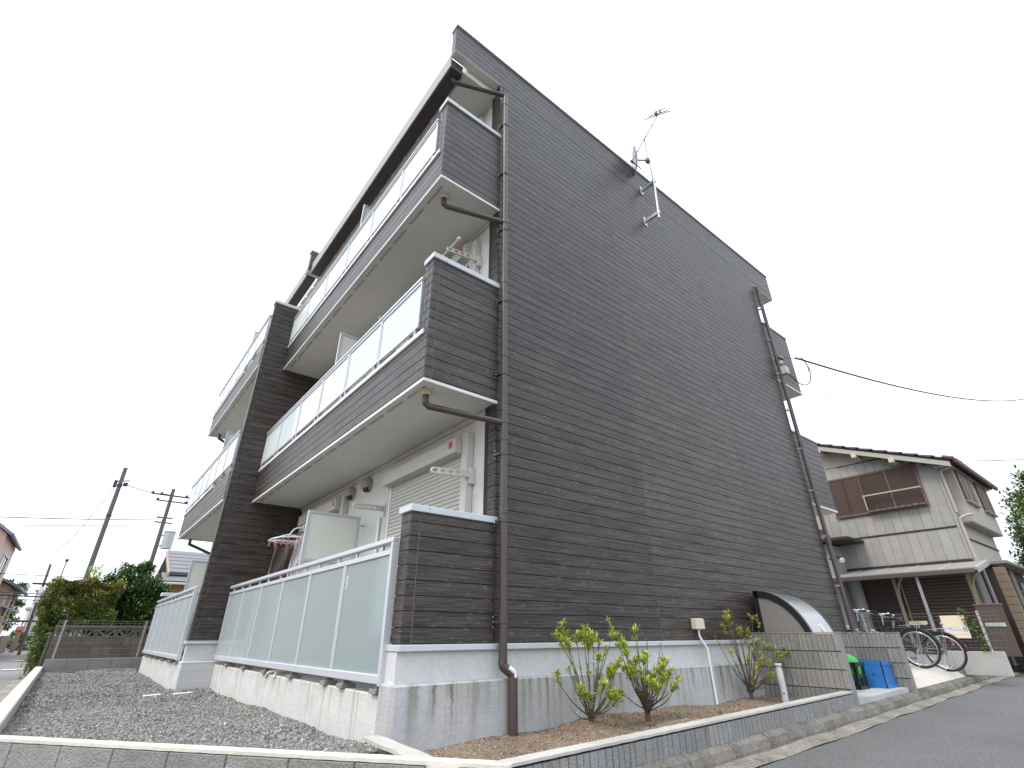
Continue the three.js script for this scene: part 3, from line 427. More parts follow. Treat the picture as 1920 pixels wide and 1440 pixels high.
{
  const w = thing('planter_wall', 'long low wall of grey ribbed blocks with a pale mortar top beside the kerb', 'low wall', [1.9, 0, 1.3], 'low walls round the plot');
  blockWall(w, 1.9, zpl(1.9), 7.21, zpl(7.21), 0.2, [0.205], 0.2, 0.396, 6, 0.09, BLK);
  mesh('mortar_top', strip(1.885, zpl(1.885) + 0.004, 7.21, zpl(7.21) + 0.004, 0.105, 0.406, 0.421, 60, 0.0012), planterCap, w, 0.8); settle(w);
  const q = thing('planter_wall', 'short ribbed block wall with a pale top between the gravel and the soil bed', 'low wall', [1.85, 0, 0.7], 'low walls round the plot');
  blockWall(q, 1.845, 0.07, 1.735, 1.15, 0.2, [0.185], 0.2, 0.396, 6, 0.09, BLK);
  const g = strip(1.84, 0.07, 1.74, 1.25, -0.12, 0.385, 0.404, 16, 0.002); mesh('mortar_top', g, planterCap, q, 0.8); settle(q);
  const c = thing('corner_wall', 'plain grey block wall with a cream top cutting off the corner before the gravel', 'low wall', [0.9, 0, 0], 'low walls round the plot');
  blockWall(c, -0.315, -1.505, 1.9, 1.39, 0.14, [0.262], 0.2, 0.4, 1, 0.09, [BLK[0], BLK[1], BLK[3]].map(m => m), true);
  mesh('mortar_top', strip(-0.33, -1.52, 1.905, 1.395, 0.1, 0.404, 0.421, 40, 0.001), concCap, c, 0.8); settle(c);
  const k = thing('edge_wall', 'low cream concrete edge wall between the gravel and the lane', 'low wall', [-0.25, 0, -7], 'low walls round the plot');
  for (let z = -1.45; z > -12.4; z -= 1.2) mesh('concrete_section', CB(-0.32, -0.19, 0.1, 0.42, Math.max(-12.5, z - 1.196), z, 0.01), concCap, k, 0.8); settle(k);
}
const gravelY = (x, z) => { const nf = Math.max(0, (z + 1.2) / 2.2), ff = Math.max(0, (-9 - z) / 3.3); return 0.262 + 0.075 * Math.min(1, nf) + 0.05 * Math.min(1, ff) + 0.012 * Math.sin(x * 3.1 + z * 1.7) + 0.008 * Math.sin(z * 4.3 - x * 2); };
const inGravel = (x, z) => { const right = z > -0.2 ? 1.93 : z > -6.1 ? 1.945 : z > -6.42 ? 1.485 : 1.5; if (x < -0.185 || x > right || z < -12.35) return false; const t = (x + 0.23) * 2.885 - (z + 1.61) * 2.215 ; return z < 1.25 && (x > 1.72 && z > 0.02 ? false : t > 0.1); };
{
  const pos = []; const N = 24, K = 120; for (let i = 0; i < N; i++) for (let j = 0; j < K; j++) { const P = (a, b) => { const x = -0.19 + 2.15 * a / N, z = -12.4 + 13.7 * b / K; return [x, gravelY(x, z) - 0.012, z]; }; const m = P(i + 0.5, j + 0.5); if (inGravel(m[0], m[2]) || inGravel(m[0] + 0.1, m[2] - 0.1)) pos.push(...quadP(P(i, j), P(i, j + 1), P(i + 1, j + 1), P(i + 1, j))); }
  struct('gravel_bed', tris(pos), mat([0.42, 0.41, 0.39], 1, { map: kerbC }), 3, 'grey gravel bed between the building and the lane');
  const mk = (s0) => { const g = new THREE.IcosahedronGeometry(1, 0); const p = g.attributes.position; for (let i = 0; i < p.count; i++) { const k = 0.72 + 0.5 * hash(Math.round(p.getX(i) * 50), Math.round(p.getY(i) * 50 + p.getZ(i) * 500), s0); p.setXYZ(i, p.getX(i) * k, p.getY(i) * k * 0.72, p.getZ(i) * k); } g.computeVertexNormals(); return ni(g); };
  const gm = mat([1, 1, 1], 0.9, { map: blkC }); const N1 = 34000, shapes = [mk(1), mk(2), mk(3)], M = new THREE.Matrix4(), Q = new THREE.Quaternion(), E = new THREE.Euler(), col = new THREE.Color();
  shapes.forEach((g, k) => {
    const im = new THREE.InstancedMesh(g, gm, N1); let n = 0; im.name = numbered('gravel'); im.castShadow = im.receiveShadow = true;
    while (n < N1) { const far = rnd() < 0.45; const x = rr(-0.2, 1.96), z = far ? rr(-12.4, 1.3) : rr(-4.5, 1.3); if (!inGravel(x, z)) continue; const s = 0.006 + 0.0085 * rnd() * (0.4 + rnd()); E.set(rnd() * 6, rnd() * 6, rnd() * 6); M.compose(V(x, gravelY(x, z) + s * rr(-0.5, 0.7), z), Q.setFromEuler(E), V(s * rr(0.9, 1.5), s, s * rr(0.8, 1.2))); im.setMatrixAt(n, M); const t = rr(0.45, 1.35) * (rnd() < 0.06 ? 1.5 : 1), wv = rr(-0.04, 0.05); col.setRGB(t * (1 + wv), t, t * (0.99 - wv)); im.setColorAt(n++, col); }
    scene.add(im); tag(im, 'loose grey crushed stone filling the yard in front of the balconies', 'gravel', null, 'stuff');
  });
}
const soilY = (x, z) => 0.292 + 0.03 * Math.max(0, 1 - Math.abs(z - 0.05) * 3) * (0.4 + 0.6 * Math.sin(x * 1.7 + 0.6)) + 0.014 * Math.sin(x * 5 + z * 7) + 0.05 * Math.exp(-((x - 3.53) ** 2 + (z - 0.42) ** 2) * 22) + 0.02 * (x > 3 ? 1 : 0) * Math.min(1, x - 3 > 0 ? (x - 3) : 0) + 0.045 * Math.min(1, Math.max(0, (z - 0.55) * 2));
{
  const pos = [], N = 200, K = 50; const P = (a, b) => { const x = 1.8 + 5.29 * a / N, z0 = 0.03, z = z0 + (zpl(x) - 0.07 - z0) * b / K; return [x, soilY(x, z) + 0.02 * (fbm(x / 4, z / 4, 60, 60, 3, 301) - 0.5) + 0.012 * (fbm(x / 2, z / 2, 90, 90, 2, 303) - 0.5), z]; };
  for (let i = 0; i < N; i++) for (let j = 0; j < K; j++) pos.push(...quadP(P(i, j), P(i, j + 1), P(i + 1, j + 1), P(i + 1, j)));
  const sC = tex(512, 512, (u, v) => { const f = fbm(u, v, 6, 6, 4, 311), g = fbm(u, v, 70, 70, 3, 312); const L = 0.15 + 0.09 * (f - 0.5) + 0.15 * (g - 0.5), k = fbm(u, v, 9, 9, 3, 313); return [L * 1.3, L * (0.9 + 0.14 * k), L * (0.56 + 0.2 * k)]; });
  const g = tris(pos); struct('soil_bed', g, mat([1, 1, 1], 1, { map: sC, bumpMap: concB, bumpScale: 0.02 }), 0.8, 'strip of reddish brown bare soil along the side wall');
  const mk = new THREE.IcosahedronGeometry(1, 0), pm = mat([1, 1, 1], 0.9), N1 = 9000, im = new THREE.InstancedMesh(ni(mk), pm, N1), M = new THREE.Matrix4(), Q = new THREE.Quaternion(), E = new THREE.Euler(), col = new THREE.Color();
  for (let n = 0; n < N1; n++) { const x = rr(1.9, 7.05), z = rr(0.08, zpl(x) - 0.11), lt = rnd() < 0.3; const s = lt ? 0.0025 + 0.006 * rnd() * rnd() : 0.003 + 0.008 * rnd() * rnd(); E.set(rnd() * 6, rnd() * 6, rnd() * 6); M.compose(V(x, soilY(x, z) + s * 0.2, z), Q.setFromEuler(E), V(s, s * 0.7, s * rr(0.7, 1.3))); im.setMatrixAt(n, M); if (lt) { const t = rr(0.25, 0.5); col.setRGB(t, t * 0.97, t * 0.9); } else { const t = rr(0.05, 0.15); col.setRGB(t * 1.9, t * 1.25, t * 0.8); } im.setColorAt(n, col); }
  im.name = 'soil_crumbs'; im.castShadow = im.receiveShadow = true; scene.add(im); tag(im, 'small pale pebbles and soil crumbs scattered on the planting bed', 'pebbles', null, 'stuff');
  const stones = [[4.05, 0.62, 0.026], [4.42, 0.64, 0.024], [2.5, 1.02, 0.02], [2.28, 1.05, 0.02], [5.3, 0.5, 0.022]];
  const sl = ['grey stone on the soil right of the first shrub', 'pale stone on the soil before the second shrub', 'small pale stone at the near end of the soil bed', 'small grey stone at the near tip of the soil bed', 'whitish stone on the soil between the second shrub and the conduit'];
  stones.forEach(([x, z, s], i) => { const g = new THREE.IcosahedronGeometry(s, 1); g.scale(1.3, 0.8, 1); g.rotateY(i); tag(Object.assign(mesh('stone', rough(ni(g), s * 0.15, 30), mat([0.3, 0.29, 0.27], 0.9, { map: blkC })), {}), sl[i], 'stone', 'stones on the soil bed').position.set(x, soilY(x, z) + s * 0.3, z); });
}
// white plastic strips and a dark scrap lying on the gravel
[[1.16, -5.6, 0.21, 'white plastic strip lying on the gravel, farther from the building'], [1.52, -5.53, 0.24, 'white plastic strip lying on the gravel against the footing corner']].forEach(([x, z, l, s]) => { const o = tag(mesh('plastic_strip', CB(-l / 2, l / 2, 0, 0.022, -0.03, 0.03, 0.008), whitePl), s, 'plastic strip', 'white plastic strips on the gravel'); o.position.set(x, gravelY(x, z) + 0.006, z); o.rotation.set(0, 0.12, 0.02); });
{ const o = tag(mesh('scrap', CB(-0.09, 0.09, 0, 0.025, -0.05, 0.05, 0.008), blackM), 'black scrap lying on the gravel near the far wall', 'scrap'); o.position.set(0.31, gravelY(0.31, -11.75) + 0.008, -11.75); o.rotation.y = 0.3; }

// ---------------------------------------------------------------- azalea shrubs
function leafQuad(out, uvs, cols, p, d, up, L, W, c) { // folded leaf: 4 triangles
  const s = d.clone().cross(up).normalize().multiplyScalar(W / 2), n = s.clone().cross(d).normalize(), a = p, t = p.clone().addScaledVector(d, L), m = p.clone().addScaledVector(d, L * 0.55).addScaledVector(n, -W * 0.13), l = p.clone().addScaledVector(d, L * 0.5).add(s), r = p.clone().addScaledVector(d, L * 0.5).sub(s);
  for (const [A, Bp, C] of [[a, l, m], [l, t, m], [a, m, r], [m, t, r]]) { out.push(A.x, A.y, A.z, Bp.x, Bp.y, Bp.z, C.x, C.y, C.z); for (let i = 0; i < 3; i++) cols.push(c[0], c[1], c[2]); }
}
const leafM = new THREE.MeshPhysicalMaterial({ color: 0xffffff, vertexColors: true, roughness: 0.6, transmission: 0.35, thickness: 0, side: THREE.DoubleSide });
const leafM2 = new THREE.MeshStandardMaterial({ color: 0xffffff, vertexColors: true, roughness: 0.5, side: THREE.DoubleSide });
function leafMesh(name, out, cols, parent, m = leafM) { const g = new THREE.BufferGeometry(); g.setAttribute('position', new THREE.Float32BufferAttribute(out, 3)); g.setAttribute('color', new THREE.Float32BufferAttribute(cols, 3)); g.computeVertexNormals(); const o = new THREE.Mesh(ni(g), m); o.name = name; o.castShadow = o.receiveShadow = true; parent.add(o); return o; }
const rv = () => V(rnd() - 0.5, rnd() - 0.5, rnd() - 0.5).normalize();
function shrub(x, z, label, spec) { // spec.tips: [dx, y, dz, leaf amount]
  const y0 = soilY(x, z) - 0.02, t = thing('azalea_shrub', label, 'shrub', [x, y0, z], 'azalea shrubs in the planting bed'), st = [], out = [], cols = [], bare = mat([0.1, 0.075, 0.06], 0.9);
  const fork = V(0, spec.fork, 0); st.push(cyl([0, 0, 0], [0, spec.fork, 0], 0.018, 0.013, 8), cyl([0.01, 0, 0.01], [0.025, spec.fork, 0.01], 0.011, 0.008, 7), cyl([-0.01, 0, 0], [-0.025, spec.fork * 1.1, 0], 0.01, 0.008, 7));
  const rosette = (p, dir, am, sz) => { const n = Math.round(rr(8, 14) * am); for (let i = 0; i < n; i++) { const a = rnd() * 6.28, e = rr(0.15, 1.1); const side = V(Math.cos(a), 0, Math.sin(a)); const d = dir.clone().multiplyScalar(Math.sin(e)).addScaledVector(side, Math.cos(e)).normalize(); const q = p.clone().addScaledVector(dir, -0.03 * rnd()).addScaledVector(rv(), 0.006); const k = rnd(); const c = k < spec.red ? [0.38, 0.19, 0.06] : k < spec.red + 0.34 ? [0.58, 0.62, 0.07] : k < 0.88 ? [0.43, 0.54, 0.05] : [0.2, 0.3, 0.03]; const f = rr(0.75, 1.25); leafQuad(out, null, cols, q, d, V(0, 1, 0.01), sz * rr(0.7, 1.2), sz * rr(0.28, 0.4), c.map(v => v * f)); } };
  for (const [dx, y, dz, am] of spec.tips) {
    const tip = V(dx * spec.w, y * spec.h, dz * spec.w), a = fork.clone().multiplyScalar(rr(0.6, 1)).add(V(rr(-0.02, 0.02), 0, rr(-0.02, 0.02))), m = a.clone().lerp(tip, 0.5).add(V(dx * rr(-0.1, 0.16), -0.03 * rnd(), dz * 0.2)), pts = [a, m, tip].map(v => v.toArray());
    const c = new THREE.CatmullRomCurve3([a, m, tip]); const seg = 10; for (let i = 0; i < seg; i++) { const r0 = 0.0055 * (1 - i / seg) + 0.0018, r1 = 0.0055 * (1 - (i + 1) / seg) + 0.0018; st.push(cyl(c.getPoint(i / seg).toArray(), c.getPoint((i + 1) / seg).toArray(), r0, r1, 5, false)); }
    const nb = Math.round(2 + 2.6 * am); for (let i = 0; i < nb; i++) { const u = i === 0 ? 1 : rr(0.84, 1), p = c.getPoint(u), d = c.getTangent(u).add(rv().multiplyScalar(0.6)).add(V(0, 0.4, 0)).normalize(), e = i ? p.clone().addScaledVector(d, rr(0.03, 0.1)) : p; if (i) st.push(cyl(p.toArray(), e.toArray(), 0.0024, 0.0016, 4, false)); if (am > 0.05) rosette(e, d, am, spec.leaf); }
    for (let i = 0; i < 6 * am; i++) { const u = rr(0.5, 0.97), p = c.getPoint(u); leafQuad(out, null, cols, p, rv().add(V(0, 0.5, 0)).normalize(), V(0, 1, 0.01), spec.leaf * rr(0.5, 0.9), spec.leaf * 0.28, [0.32, 0.48, 0.05]); }
  }
  mesh('stem', st, bare, t); leafMesh('foliage', out, cols, t); return t;
}
const T = (n, f) => Array.from({ length: n }, (_, i) => f(i));
shrub(3.53, 0.42, 'tall open azalea with sparse lime green tips, nearest the downpipe', { w: 1.15, h: 0.87, fork: 0.07, leaf: 0.058, red: 0.08, tips: [[-0.3, 0.72, 0.02, 1.2], [-0.27, 0.66, 0.08, 1.2], [-0.22, 0.78, -0.02, 1], [-0.03, 0.76, 0, 1.3], [0.02, 0.7, 0.05, 1.3], [0.06, 0.66, -0.04, 1.2], [0.0, 0.72, -0.1, 1], [0.14, 0.68, 0, 0.6], [-0.36, 0.38, 0.05, 0.8], [-0.16, 0.24, 0.06, 1.2], [-0.1, 0.2, 0.1, 1], [0.0, 0.3, 0.12, 1], [0.1, 0.22, 0.12, 1.2], [0.17, 0.42, 0.08, 1.4], [0.22, 0.38, 0.02, 1.4], [0.27, 0.46, 0.04, 1.3], [0.14, 0.16, 0.1, 1], [0.25, 0.22, 0.05, 0.7], [0.2, 0.55, -0.06, 0.7], [0.26, 0.62, -0.05, 0.5], [0.3, 0.74, 0, 0.8], [-0.12, 0.45, -0.08, 0.4], [0.05, 0.4, -0.05, 0.3], [-0.2, 0.14, 0.02, 0.05], [0.1, 0.5, 0.02, 0.1]] });
shrub(4.28, 0.4, 'rounder azalea with bright leaves at mid height and bare twigs above, in the middle', { w: 1.12, h: 0.9, fork: 0.13, leaf: 0.056, red: 0.07, tips: [...T(9, i => [-0.26 + i * 0.065, 0.46 + 0.05 * Math.sin(i * 2.1), 0.1 * Math.cos(i), 1.3]), ...T(6, i => [-0.2 + i * 0.08, 0.36 + 0.05 * Math.cos(i * 1.7), 0.16, 1.1]), [-0.22, 0.72, 0, 1.1], [-0.27, 0.63, 0.05, 1.2], [-0.12, 0.68, -0.05, 0.9], [-0.06, 0.84, 0, 0.9], [-0.1, 0.56, 0.1, 1.2], [-0.34, 0.86, 0, 0.8], [-0.38, 0.3, 0.08, 0.8], [0.3, 0.28, 0.06, 0.8], [0.02, 0.76, -0.04, 0.03], [0.08, 0.78, 0.02, 0.03], [0.16, 0.74, -0.04, 0.03], [0.3, 0.72, 0, 0.03], [0.24, 0.62, 0.05, 0.03], [-0.02, 0.6, 0.06, 0.6], [0.1, 0.58, -0.06, 0.4]] });
shrub(6.45, 0.22, 'azalea with small yellow green and reddish leaves, beside the white post', { w: 1.35, h: 0.96, fork: 0.13, leaf: 0.045, red: 0.24, tips: [[-0.2, 0.95, 0.02, 1.3], [-0.26, 0.9, 0.06, 1.3], [-0.15, 0.88, -0.02, 1.3], [-0.24, 0.82, 0, 1.1], [-0.18, 1.0, 0.03, 0.9], [0.0, 0.8, 0, 1.2], [0.06, 0.76, 0.06, 1.3], [0.12, 0.78, -0.05, 1.2], [0.25, 0.9, 0.02, 0.9], [0.3, 0.86, 0.05, 0.9], [0.2, 0.64, 0.05, 1.3], [0.28, 0.58, 0.1, 1.3], [0.4, 0.5, 0.12, 1.2], [0.48, 0.53, 0.18, 1.1], [0.55, 0.55, 0.22, 0.8], [0.36, 0.44, 0.16, 1.2], [0.1, 0.44, 0.1, 1.3], [0.18, 0.36, 0.14, 1.3], [0, 0.38, 0.12, 1.2], [-0.1, 0.42, 0.08, 1], [-0.3, 0.55, 0.05, 0.7], [-0.38, 0.66, 0, 0.5], [-0.15, 0.3, 0.14, 1], [0.05, 0.26, 0.18, 1.1], [-0.28, 0.4, 0.08, 0.5], [0.3, 0.26, 0.05, 0.2], [0.08, 0.6, 0.02, 0.9], [0.1, 0.52, 0.05, 0.8]] });
// junction box with conduit, white post
{
  const c = thing('junction_box', 'cream electrical box on the dark wall with a white conduit running into the soil', 'junction box', [5.9, 0.3, 0.05]);
  mesh('box', [CB(5.78, 5.95, 1.055, 1.172, 0.002, 0.075, 0.008)], cream, c); mesh('lid', CB(5.785, 5.945, 1.06, 1.167, 0.0752, 0.082, 0.004), cream, c);
  mesh('conduit', tube([[5.865, 1.055, 0.04], [5.865, 0.99, 0.04], [5.88, 0.93, 0.06], [5.92, 0.86, 0.078], [5.93, 0.8, 0.08], [5.935, 0.6, 0.08], [5.94, 0.25, 0.085]], 0.0125, 10, 40), whitePl, c); settle(c);
  const p = thing('pipe_post', 'white plastic pipe post with a small cap standing in the soil by the block wall', 'post', [6.69, 0.25, 0.5]);
  const g = new THREE.LatheGeometry([[0.001, 0.44], [0.04, 0.44], [0.042, 0.43], [0.042, 0.418], [0.03, 0.415], [0.03, 0.38], [0.037, 0.375], [0.037, 0]].map(a => new THREE.Vector2(...a)).reverse(), 18); mesh('pipe', ni(g), mat([0.5, 0.52, 0.55], 0.5), p);
  mesh('hole', cyl([-0.031, 0.14, 0.015], [-0.039, 0.14, 0.018], 0.009, 0.009, 10), blackM, p);
}
// waste enclosure: two ribbed block walls, curved lid bin, crates
{
  const a = thing('block_wall', 'ribbed grey block wall of the waste enclosure nearer the shrubs', 'block wall', [7.12, 0.2, 0.55], 'block walls of the waste enclosure'), co = [0.19, 0.19, 0.19, 0.19];
  mesh('core', B(7.112, 7.19, 0.2, 1.0, 0.035, 1.07), mortar, a); blockWall(a, 7.09, 0.02, 7.09, 1.083, 0.255, co, 0.19, 0.4, 7, 0.02, BLK); mesh('wall_end', CB(7.095, 7.21, 0.24, 1.008, 1.072, 1.086, 0.004), BLK[0], a, 1.4); mesh('mortar_top', CB(7.086, 7.215, 1.009, 1.02, 0.02, 1.09, 0.004), BLK[2], a, 1.4); settle(a);
  const b = thing('block_wall', 'ribbed grey block wall behind the blue crate, beside the bicycles', 'block wall', [9.44, 0.2, 0.5], 'block walls of the waste enclosure');
  mesh('core', B(9.402, 9.48, 0.2, 1.0, 0.035, 1.0), mortar, b); blockWall(b, 9.38, 0.02, 9.38, 1.013, 0.255, co, 0.19, 0.4, 7, 0.02, BLK); mesh('wall_end', CB(9.385, 9.5, 0.24, 1.008, 1.002, 1.016, 0.004), BLK[0], b, 1.4); mesh('mortar_top', CB(9.376, 9.505, 1.009, 1.02, 0.02, 1.02, 0.004), BLK[2], b, 1.4); settle(b);
  const t = thing('waste_bin', 'refuse station with a curved glossy steel lid and dark frame behind the block wall', 'waste station', [7.7, 0.33, 0.4]);
  const cz = 0.12, cy = 0.72, aZ = 0.67, aY = 0.81, arc = (k, e = 0, n = 22) => T(n + 1, i => { const w = Math.PI / 2 * i / n; return [cz + (aZ * k + e) * Math.sin(w), cy + (aY * k + e) * Math.cos(w)]; });
  const X0 = 7.24, X1 = 7.9; const lid = mat([0.4, 0.4, 0.4], 0.2, { metalness: 0.85 });
  const shell = (x0, x1, k0, k1) => profX([...arc(k1), ...arc(k0).reverse()], x0, x1);
  mesh('curved_lid', toCreasedNormals(shell(X0 + 0.03, X1, 0.985, 1.0), 0.5), lid, t); mesh('frame', [shell(X0 - 0.012, X0 + 0.028, 0.9, 1.005), B(X0 - 0.012, X0 + 0.028, 0.34, cy + aY * 1.004, cz - 0.03, cz + 0.03)], blackM, t); mesh('frame_trim', shell(X0 + 0.0285, X0 + 0.05, 1.0, 1.012), steel, t); mesh('frame', [shell(X1 + 0.001, X1 + 0.035, 0.92, 1.008), B(X1 + 0.001, X1 + 0.03, 0.34, cy, cz + aZ * 0.93, cz + aZ)], blackM, t);
  mesh('side_panel', profX([[cz, cy - 0.3], [cz, cy + aY * 0.9], ...arc(0.9), [cz + aZ * 0.9, cy - 0.3]], X0 + 0.004, X0 + 0.012), mat([0.23, 0.215, 0.205], 0.35), t); mesh('back_panel', B(X0 + 0.03, X1, 0.34, cy + aY, cz - 0.03, cz - 0.01), mat([0.2, 0.2, 0.2], 0.5), t);
  mesh('front_panel', B(X0 + 0.03, X1, 0.36, cy, cz + aZ * 0.96, cz + aZ * 0.985), lid, t);
  const w = 1.12, sz = cz + (aZ + 0.001) * Math.sin(w), sy = cy + (aY + 0.001) * Math.cos(w); const lb = (x0, x1, d0, d1, m, n) => { const g = B(x0, x1, d0, d1, -0.0015, 0.0015); g.rotateX(w - Math.PI / 2); g.translate(0, sy, sz); mesh(n, g, m, t); };
  lb(7.6, 7.67, -0.05, 0.05, mat([0.5, 0.62, 0.66], 0.5), 'label'); lb(7.56, 7.585, 0.02, 0.045, mat([0.6, 0.56, 0.5], 0.5), 'label'); lb(7.56, 7.585, -0.018, 0.008, mat([0.75, 0.35, 0.05], 0.5), 'label'); lb(7.56, 7.585, -0.05, -0.028, mat([0.75, 0.35, 0.05], 0.5), 'label'); settle(t);
}
function crate(name, label, x0, x1, z0, z1, y0, h, m, open) {
  const c = thing(name, label, 'crate', [(x0 + x1) / 2, y0, (z0 + z1) / 2], 'crates in the waste enclosure'), g = [], y1 = y0 + h, e = 0.012;
  const side = (fix, lo, hi, ax) => { const f = (a, b, ya, yb, d = e) => ax === 'z' ? B(fix, fix + d, ya, yb, a, b) : B(a, b, ya, yb, fix, fix + d); const o = []; const n = open ? 4 : 3; o.push(f(lo, hi, y1 - 0.045, y1, e * 2.2), f(lo, hi, y0, y0 + 0.04, e * 1.8), f(lo, lo + 0.03, y0 + 0.0405, y1 - 0.0455), f(hi - 0.03, hi, y0 + 0.0405, y1 - 0.0455)); for (let i = 1; i < n; i++) { const p = lo + (hi - lo) * i / n; o.push(f(p - 0.008, p + 0.008, y0 + 0.0405, y1 - 0.0455, e)); } o.push(f(lo + 0.03, hi - 0.03, (y0 + y1) / 2 - 0.012, (y0 + y1) / 2 + 0.012, e * 0.9)); if (!open) o.push(ax === 'z' ? B(fix + 0.004, fix + 0.009, y0 + 0.04, y1 - 0.045, lo + 0.03, hi - 0.03) : B(lo + 0.03, hi - 0.03, y0 + 0.04, y1 - 0.045, fix + 0.004, fix + 0.009)); return mergeGeometries(o); };
  for (const p of [side(x0, z0, z1, 'z'), side(x1 - e, z0, z1, 'z'), side(z0, x0, x1, 'x'), side(z1 - e, x0, x1, 'x')]) mesh('side_panel', p, m, c); mesh('floor', B(x0 + 0.02, x1 - 0.02, y0 + 0.005, y0 + 0.015, z0 + 0.02, z1 - 0.02), m, c);
  return settle(c);
}
crate('folding_crate', 'blue plastic folding crate standing against the second block wall', 8.98, 9.34, 0.43, 0.83, 0.333, 0.32, mat([0.03, 0.17, 0.46], 0.45), false);
crate('mesh_crate', 'black plastic mesh crate on the concrete floor left of the blue crate', 8.5, 8.82, 0.38, 0.66, 0.333, 0.32, mat([0.016, 0.016, 0.017], 0.5), true);
{ const g = new THREE.SphereGeometry(0.15, 18, 12, 0, Math.PI * 2, 0, Math.PI / 2); g.scale(1, 0.9, 1); const o = thing('bucket', 'bright green upturned bucket or lid showing above the black crate', 'bucket', [8.66, 0.62, 0.52]); mesh('shell', ni(g), mat([0.02, 0.36, 0.06], 0.4), o); mesh('rim', cyl([0, -0.15, 0], [0, 0, 0], 0.135, 0.152, 18), mat([0.02, 0.36, 0.06], 0.4), o); }

// ---------------------------------------------------------------- bicycles
function bicycle(label, saddleM, frameM, at) {
  const b = thing('bicycle', label, 'bicycle', at, 'bicycles parked in the yard'); b.rotation.y = Math.PI / 2; const R = 0.315, rub = mat([0.02, 0.02, 0.021], 0.7);
  for (const hx of [-0.53, 0.53]) {
    const w = new THREE.Group(); w.name = 'wheel'; w.position.set(hx, R, 0); b.add(w);
    mesh('tyre', ni(new THREE.TorusGeometry(R - 0.018, 0.018, 8, 40)), rub, w); mesh('rim', ni(new THREE.TorusGeometry(R - 0.042, 0.011, 6, 40)), chrome, w);
    bits('spokes', T(28, i => { const a = i * Math.PI / 14, k = i % 2 ? 0.35 : -0.35; return cyl([Math.cos(a + k) * 0.022, Math.sin(a + k) * 0.022, i % 4 < 2 ? 0.025 : -0.025], [Math.cos(a) * (R - 0.045), Math.sin(a) * (R - 0.045), 0], 0.0016, 0.0016, 4, false); }), steel, w);
    mesh('hub', [cyl([0, 0, -0.055], [0, 0, 0.055], 0.018, 0.018, 12), cyl([0, 0, 0.022], [0, 0, 0.03], 0.035, 0.035, 14), ...(hx < 0 ? [cyl([0, 0, -0.05], [0, 0, -0.03], 0.045, 0.045, 16)] : [])], chrome, w);
    mesh('mudguard', ni(new THREE.TorusGeometry(R + 0.014, 0.022, 5, 30, hx < 0 ? 3.2 : 2.5)).rotateZ(hx < 0 ? -0.1 : 0.9), hx < 0 ? rub : steel, w);
  }
  const bb = [-0.1, 0.29, 0], seat = [-0.24, 0.66, 0], head = [0.36, 0.66, 0], head2 = [0.33, 0.78, 0], rh = [-0.53, R, 0];
  mesh('frame', [poly([bb, seat], 0.016, 10), tube([head, [0.2, 0.42, 0], [0, 0.34, 0], bb], 0.019, 10, 20), tube([[0.345, 0.72, 0], [0.15, 0.5, 0], [-0.16, 0.45, 0]], 0.014, 8, 18), poly([head, head2], 0.021, 10), ...[-0.06, 0.06].flatMap(z => [poly([[bb[0], bb[1], z * 0.5], [rh[0], rh[1], z]], 0.009, 6), poly([[seat[0] - 0.01, seat[1] - 0.06, z * 0.4], [rh[0], rh[1], z]], 0.008, 6)]).flat()].flat(), frameM, b);
  mesh('fork', [-0.05, 0.05].map(z => tube([[0.36, 0.66, z * 0.5], [0.42, 0.5, z], [0.46, 0.42, z], [0.53, R, z]], 0.011, 8, 14)), chrome, b);
  mesh('handlebar', [cyl([0.33, 0.78, 0], [0.31, 0.94, 0], 0.012, 0.012, 8), tube([[0.08, 0.95, -0.27], [0.2, 0.965, -0.25], [0.31, 0.99, -0.12], [0.33, 0.95, 0], [0.31, 0.99, 0.12], [0.2, 0.965, 0.25], [0.08, 0.95, 0.27]], 0.011, 8, 40), ...[-1, 1].map(s => tube([[0.22, 0.95, s * 0.25], [0.2, 0.925, s * 0.25], [0.1, 0.915, s * 0.255]], 0.006, 6, 8))], chrome, b); for (const s of [-1, 1]) mesh('grip', cyl([0.05, 0.947, s * 0.272], [0.16, 0.957, s * 0.263], 0.017, 0.017, 10), rub, b);
  mesh('bell', ni(new THREE.SphereGeometry(0.024, 12, 8)).translate(0.25, 0.99, 0.21), chrome, b);
  { const s = new THREE.Shape(); s.moveTo(0.13, 0.018); s.quadraticCurveTo(0.02, 0.025, -0.06, 0.08); s.quadraticCurveTo(-0.12, 0.1, -0.13, 0); s.quadraticCurveTo(-0.12, -0.1, -0.06, -0.08); s.quadraticCurveTo(0.02, -0.025, 0.13, -0.018); s.closePath(); const g = new THREE.ExtrudeGeometry(s, { depth: 0.03, bevelEnabled: true, bevelSize: 0.014, bevelThickness: 0.014, bevelSegments: 3, curveSegments: 8 }); g.rotateX(-Math.PI / 2); g.translate(-0.27, 0.79, 0); mesh('saddle', ni(g), saddleM, b); }
  mesh('seat_post', [cyl([-0.23, 0.62, 0], [-0.265, 0.79, 0], 0.013, 0.013, 8)], chrome, b);
  mesh('rear_rack', [...[-0.06, 0, 0.06].map(z => cyl([-0.33, 0.69, z], [-0.74, 0.71, z], 0.006, 0.006, 6)), ...[-0.36, -0.48, -0.6, -0.73].map(x => cyl([x, 0.695, -0.06], [x, 0.695, 0.06], 0.006, 0.006, 6)), ...[-0.06, 0.06].map(z => cyl([-0.62, 0.7, z], [-0.53, R, z], 0.006, 0.006, 6))], chrome, b);
